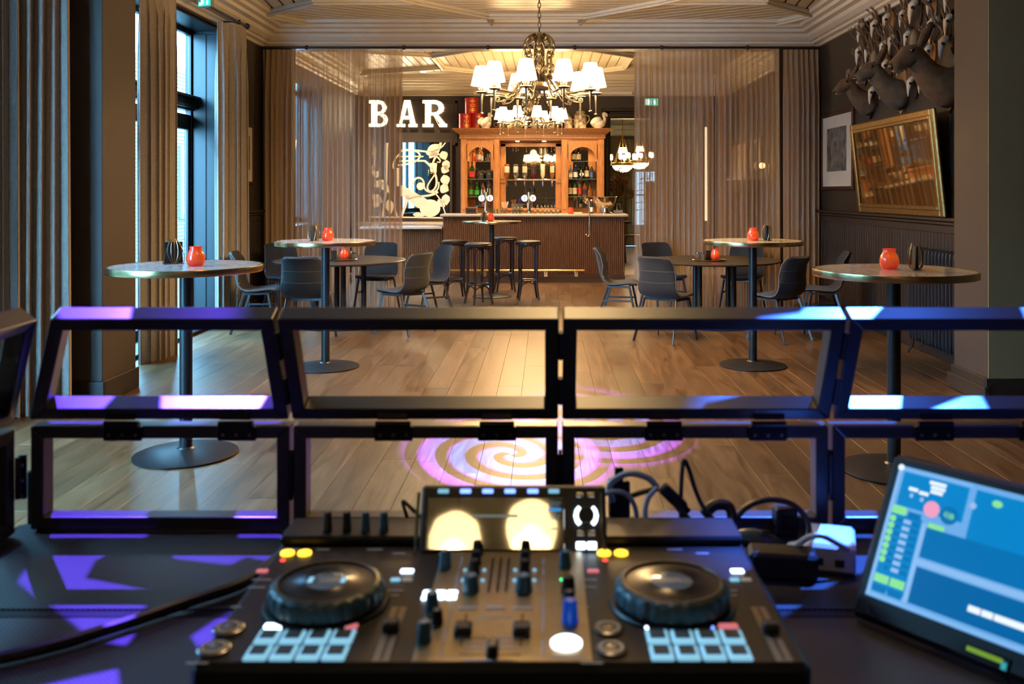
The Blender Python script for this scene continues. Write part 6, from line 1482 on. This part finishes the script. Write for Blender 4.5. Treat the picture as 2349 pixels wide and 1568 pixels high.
# tilted display unit
ang = math.atan2(.083, .045); SP = Vector((0, .334, CH-.002)); v_ = Vector((0, math.cos(ang), math.sin(ang))); n_ = Vector((0, -math.sin(ang), math.cos(ang)))
MS = Matrix(((1, 0, 0, 0), (0, v_.y, n_.y, SP.y), (0, v_.z, n_.z, SP.z), (0, 0, 0, 1)))        # x right, y up the display, z out of the glass
def sb_(name, x0, x1, y0, y1, z0, z1, m, bev=.001, parent=dj): b = MB(); b.M = MS; return b.bb(x0, x1, y0, y1, z0, z1, bev).build(name, m, parent, False)
scn = sb_('display_housing', -.142, .148, 0, .102, -.018, 0, m_body, .004)
m_disp = mat('display_glass', (.55, .52, .45), .035, .95, var=.03, vs=2)
sb_('display_glass', -.131, .082, .006, .082, 0, .0012, m_disp, .0005, scn)
for i, x in enumerate((-.108, -.073, -.038, -.003, .033, .066)): sb_('display_button', x-.0085, x+.0085, .089, .0955, 0, .0025, E_ICE if i in (0, 5) else E_BL, .001, scn)
sb_('screen_bar', .058, .077, .062, .0665, .0012, .0016, led('bar', (.02, .35, .9), .9), 0, scn)
for k_, (y, w_) in enumerate(((.074, .010), (.070, .008), (.054, .008), (.050, .006), (.035, .006))): sb_('screen_text', .067-w_, .067+w_, y, y+.0022, .0012, .0015, led('dimtext', (.1, .3, .4), .35), 0, scn)
sb_('waveform', -.06, .01, .053, .057, .0012, .0015, led('wave', (.35, .45, .42), .35), 0, scn)
# browse encoder beside the display
b = MB(); b.M = MS; b.lathe([(0, 0), (.013, 0), (.0125, .014), (.011, .016), (0, .016)], 20, (.116, .055, 0)); ek = b.build('browse_knob', m_plastic, dj)
b = MB(); b.M = MS
for s_ in (-1, 1): b.tube([(.116+.0165*math.cos(a), .055+.0165*math.sin(a), .002) for a in [s_*(.2+q*.25)+(0 if s_ > 0 else PI)*0+(0 if s_ > 0 else 0) for q in range(0, 5)]] if False else [(.116+s_*.0155*math.cos(q), .055+.0155*math.sin(q), .003) for q in (-.9, -.5, 0, .5, .9)], .0035, 8)
b.build('lit_ring', E_W, ek)
for x in (.107, .124):
    sb_('browse_button', x-.007, x+.007, .006, .017, 0, .003, E_W, .001, scn); sb_('browse_button', x-.006, x+.006, .026, .034, 0, .002, MATS['button_chrome'], .001, scn); sb_('browse_button', x-.006, x+.006, .083, .090, 0, .002, MATS['button_chrome'], .001, scn)
b = MB(); b.M = MS; b.tube([(.140, .09, .002), (.141, .06, .003), (.140, .03, .002), (.144, .0, .004)], .0022, 6); b.build('trim_strip', m_gold, scn)
b = MB(); b.M = MS; b.tube([(-.146, .09, .002), (-.147, .05, .003), (-.146, .0, .002)], .003, 6); b.build('trim_strip', m_gold, scn)
# ---------------------------------------------------------------- touch monitor
B0 = Vector((.499, 1.426, .90)); U = Vector((.628, -.778, 0)).normalized(); V = Vector((.345, .354, .870)).normalized(); V = (V-U*V.dot(U)).normalized(); Nn = U.cross(V)
mon = thing('touch_monitor', 'black touch monitor showing a blue lighting control screen', 'monitor', B0)
MM = Matrix(((U.x, V.x, Nn.x, 0), (U.y, V.y, Nn.y, 0), (U.z, V.z, Nn.z, 0), (0, 0, 0, 1)))
SW, SH = .355, .2085
def mp_(name, x0, x1, y0, y1, z0, z1, m, bev=0, parent=mon): b = MB(); b.M = MM; return b.bb(x0, x1, y0, y1, z0, z1, bev).build(name, m, parent, False)
cs = mp_('casing', -.018, SW+.02, -.036, SH+.018, -.022, -.0005, m_plastic, .008)
def em(nm, c, es=1.0): return mat('ui_'+nm, tuple(x*.3 for x in c), .3, emit=c, es=es)
U_BG = em('light_blue', (.16, .42, .80)); U_P = em('panel_blue', (.0, .235, .56)); U_D = em('dark_blue', (.0, .13, .36)); U_L = em('pale_blue', (.28, .52, .86)); U_W = em('white', (.85, .92, 1), 1.1); U_G = em('green', (.28, .82, .30)); U_PK = em('pink', (.95, .36, .55)); U_DD = em('deep_blue', (.0, .17, .44)); U_T = em('soft_text', (.35, .55, .85))
ui = mp_('screen', 0, SW, 0, SH, -.0005, .0006, U_BG)
def uv(name, u0, u1, v0, v1, m, z=.0010): return mp_(name, u0*SW, u1*SW, v0*SH, v1*SH, .0004, z, m, 0, ui)
uv('panel', .03, .33, .70, .96, U_P); uv('panel', .36, 1, .52, .96, U_P); uv('panel', .19, 1, .38, .60, U_DD, .0013) ; uv('panel', .19, 1, .05, .31, U_D); uv('panel', .02, .165, .07, .64, U_P)
uv('top_line', .01, .34, .975, .985, U_L); uv('side_line', .004, .016, .02, .98, U_L); uv('bottom_line', .0, 1, .012, .026, U_L); uv('divider', .17, 1, .325, .365, U_L); uv('divider', .168, .186, .04, .62, U_L)
def dot(name, u, v, r, m, ry=1.0): b = MB(); b.M = MM @ T(u*SW, v*SH, .0012); b.lathe([(0, .0004), (r, .0004), (r, 0)], 18, (0, 0, 0), Matrix.Diagonal((1, ry, 1, 1))); return b.build(name, m, ui)
dot('corner_dot', .010, .985, .005, U_W)
for k_, (u, v, w_) in enumerate(((.155, .915, .075), (.165, .882, .065), (.168, .85, .055))): uv('text_line', u, u+w_, v, v+.026, U_W, .0014)
for u, v in ((.07, .83), (.12, .82)): uv('text_line', u, u+.042, v, v+.026, U_W, .0014); uv('text_line', u+.012, u+.026, v-.05, v-.02, U_T, .0014)
uv('green_button', .02, .085, .635, .695, U_G, .0015); uv('dark_button', .095, .155, .625, .675, U_DD, .0015); uv('green_tag', .195, .265, .60, .635, U_G, .0016)
dot('record_button', .192, .735, .0125, U_PK); dot('play_disc', .272, .725, .014, U_DD); dot('play_mark', .262, .727, .005, U_G); dot('play_mark', .281, .722, .005, U_G); dot('arrow_mark', .455, .895, .0075, U_G, .7); dot('arrow_mark', .36, .84, .005, U_T)
for r in range(8):
    v = .595-r*.052
    if r < 7: dot('channel_dot', .034, v, .005, U_G)
    uv('channel_bar', .05, .08-.008*(r % 2), v-.015, v+.012, U_DD, .0014); uv('channel_text', .085, .118, v-.014, v+.014, U_T, .0014); uv('channel_bar', .125, .158, v-.018, v+.012, U_DD, .0014)
for u in (.022, .095): uv('green_button', u, u+.065, .115, .175, U_G, .0015); uv('dark_button', u, u+.065, .045, .095, U_DD, .0015)
for u0, u1 in ((.435, .485), (.49, .535), (.54, .70), (.705, .745)): uv('web_text', u0, u1, .135, .178, U_W, .0014)
mp_('maker_badge', .155, .225, -.030, -.012, -.0005, .001, mat('badge_black', (.01, .012, .014), .3, var=.1), 0, cs); mp_('badge_print', .165, .215, -.0225, -.016, .0009, .0014, em('badge_green', (.22, .42, .03), .8), 0, cs); mp_('badge_print', .214, .221, -.029, -.019, .0009, .0014, em('badge_teal', (.05, .45, .5), .8), 0, cs)
MB().box((U.x*.18+.055, U.y*.18+.05, DZ_-B0.z+.0055), (.16, .12, .009), .003, Matrix.Rotation(math.atan2(U.y, U.x), 3, 'Z')).build('stand_foot', m_plastic, mon, False)
b = MB(); b.M = MM; b.tube([(.18, .12, -.02), (.18, .07, -.05), (.18, .035, -.06)], .012, 8); b.build('stand_arm', m_plastic, mon)
# ---------------------------------------------------------------- cables and power bits on the table
def tab(px, py, h=.0):
    k = (EYE-DZ_-h)/(py-CY); return Vector(((px-CX)*k, FPX*k, DZ_+h))
def at3(px, py, Y): return at(px, py, Y)
def cable(name, label, pts, r, m, grp='cables on the booth table', n=8):
    P = [Vector(p) for p in pts]; o = []
    for i in range(len(P)-1):                       # catmull-rom smoothing
        p0, p1, p2, p3 = P[max(0, i-1)], P[i], P[i+1], P[min(len(P)-1, i+2)]
        for k in range(6):
            t = k/6; o.append(.5*((2*p1)+(p2-p0)*t+(2*p0-5*p1+4*p2-p3)*t*t+(3*p1-p0-3*p2+p3)*t**3))
    o.append(P[-1]); c = MB().tube([q-P[0] for q in o], r, n).build(name, m); c.location = P[0]; return tag(c, label, 'cable', grp)
m_cab = mat('black_cable', (.012, .012, .015), .45, var=.1); m_cabl = mat('grey_cable', (.42, .50, .54), .45, var=.1); m_cabw = mat('white_cable', (.65, .66, .70), .4, var=.05)
cable('power_cable', 'thick black cable crossing the table left of the player', [tab(-60, 1520, .012), tab(120, 1480, .012), tab(300, 1425, .012), tab(430, 1380, .012), tab(560, 1335, .012), tab(640, 1275, .015)], .0095, m_cab)
cable('patch_cable', 'grey cable arching from the plug behind the display', [at3(1405, 1150, 1.62), at3(1400, 1110, 1.62), at3(1440, 1086, 1.62), at3(1485, 1095, 1.62), at3(1508, 1118, 1.62)], .006, m_cabl)
cable('patch_cable', 'grey cable looping down to the right of the display', [at3(1355, 1155, 1.58), at3(1390, 1131, 1.58), at3(1430, 1130, 1.58), at3(1456, 1160, 1.58), at3(1462, 1215, 1.58)], .0045, m_cabl)
cable('patch_cable', 'grey cable hanging from the adapter joint behind the right deck', [at3(1508, 1118, 1.61), at3(1488, 1140, 1.60), at3(1480, 1175, 1.59), at3(1488, 1220, 1.58)], .0045, m_cabl)
cable('patch_cable', 'dark cable standing up in a sharp loop behind the right deck', [at3(1562, 1215, 1.6), at3(1562, 1130, 1.62), at3(1568, 1058, 1.64), at3(1580, 1075, 1.64), at3(1596, 1125, 1.63), at3(1615, 1165, 1.62), at3(1650, 1205, 1.6)], .004, m_cab)
cable('patch_cable', 'dark cable slanting down behind the right deck', [at3(1545, 1150, 1.6), at3(1570, 1180, 1.59), at3(1600, 1215, 1.57)], .006, m_cab)
cable('patch_cable', 'short dark cable between the plug and the adapter joint', [at3(1440, 1140, 1.62), at3(1475, 1128, 1.62), at3(1510, 1120, 1.62)], .005, m_cab)
cable('patch_cable', 'black ring of coiled cable behind the right deck', [at3(1615, 1180, 1.62), at3(1640, 1158, 1.63), at3(1672, 1162, 1.63), at3(1678, 1195, 1.62), at3(1655, 1215, 1.6)], .010, m_cab)
cable('patch_cable', 'dark cable lying low behind the right deck', [at3(1430, 1215, 1.57), at3(1500, 1225, 1.56), at3(1580, 1205, 1.6), at3(1640, 1225, 1.6), at3(1690, 1235, 1.6)], .006, m_cab)
cable('patch_cable', 'dark cable arching to the white adapter', [at3(1678, 1205, 1.66), at3(1710, 1165, 1.68), at3(1760, 1146, 1.69), at3(1815, 1155, 1.69), at3(1850, 1190, 1.68), at3(1858, 1235, 1.66)], .0055, m_cab)
cable('patch_cable', 'white cable bowing over the power brick', [at3(1822, 1255, 1.62), at3(1855, 1232, 1.61), at3(1885, 1228, 1.6), at3(1915, 1242, 1.6), at3(1950, 1262, 1.6)], .0055, m_cabw)
cable('patch_cable', 'thin cable looping up left of the display', [tab(945, 1225, .02), at3(935, 1190, 1.66), at3(924, 1150, 1.66), at3(940, 1162, 1.65), at3(968, 1190, 1.64), at3(985, 1210, 1.62)], .0035, m_cab)
cable('patch_cable', 'thin pale cable curving behind the left deck knobs', [at3(786, 1222, 1.6), at3(778, 1205, 1.62), at3(800, 1196, 1.63), at3(840, 1208, 1.62), at3(880, 1222, 1.6)], .003, mat('tan_cable', (.30, .22, .15), .4, var=.1))
def gadget(name, label, cat, loc, size, rz, m, parts):
    t = thing(name, label, cat, loc, rz); MB().box((0, 0, size[2]/2), size, min(size)*.12).build('case', m, t, False)
    for nm, c, s, mm in parts: MB().box(c, s, min(s)*.15).build(nm, mm, t, False)
    return t
gadget('power_brick', 'black power brick on the table right of the player', 'adapter', tab(1795, 1318), (.115, .055, .045), -.15, m_plastic, [('ribbed_end', (-.06, 0, .022), (.012, .04, .03), m_blackm)])
gadget('white_adapter', 'white network box lit blue beside the monitor', 'network box', tab(1905, 1288), (.085, .11, .05), -.3, mat('white_plastic', (.72, .73, .76), .35, var=.03), [('port', (-.02, -.056, .02), (.016, .004, .012), m_plastic), ('port', (.015, -.056, .02), (.016, .004, .012), m_plastic)])
gadget('white_plug', 'small white plug between the power brick and the network box', 'plug', tab(1832, 1290), (.035, .03, .035), .3, MATS['white_plastic'], [('cable_boot', (0, .02, .018), (.012, .02, .012), m_cabw)])
gadget('black_plug_block', 'square black plug block standing behind the power brick', 'plug', tab(1800, 1225), (.042, .035, .055), .1, m_plastic, [('pin_plate', (0, -.019, .028), (.026, .004, .026), m_blackm)])
gadget('cable_plug', 'tall black plug standing behind the display unit', 'plug', tab(1420, 1215), (.04, .03, .10), .1, m_plastic, [('strain_relief', (0, 0, .11), (.016, .016, .03), m_blackm)])
gadget('inline_adapter', 'black inline adapter hanging in the cables behind the right deck', 'adapter', at3(1535, 1150, 1.61), (.052, .02, .02), -.1, m_plastic, [('boot', (.03, 0, .01), (.015, .012, .012), m_blackm)]).rotation_euler = (0, .75, 0)
ms = thing('small_mouse', 'small brown computer mouse behind the power brick', 'mouse', tab(1730, 1248), -.4)
MB().sph((0, 0, .012), .03, 16, 8, (1.3, .8, .55)).build('shell', mat('mouse_brown', (.10, .08, .055), .4, var=.1), ms); MB().box((.02, 0, .027), (.012, .004, .004), .001).build('wheel', m_plastic, ms, False)
b_ = gadget('cable_clutter_box', 'low black junction box among the cables behind the right deck', 'junction box', tab(1600, 1232), (.13, .04, .028), .05, m_plastic, [('socket', (-.03, -.021, .014), (.02, .004, .014), m_blackm), ('socket', (.02, -.021, .014), (.02, .004, .014), m_blackm)])
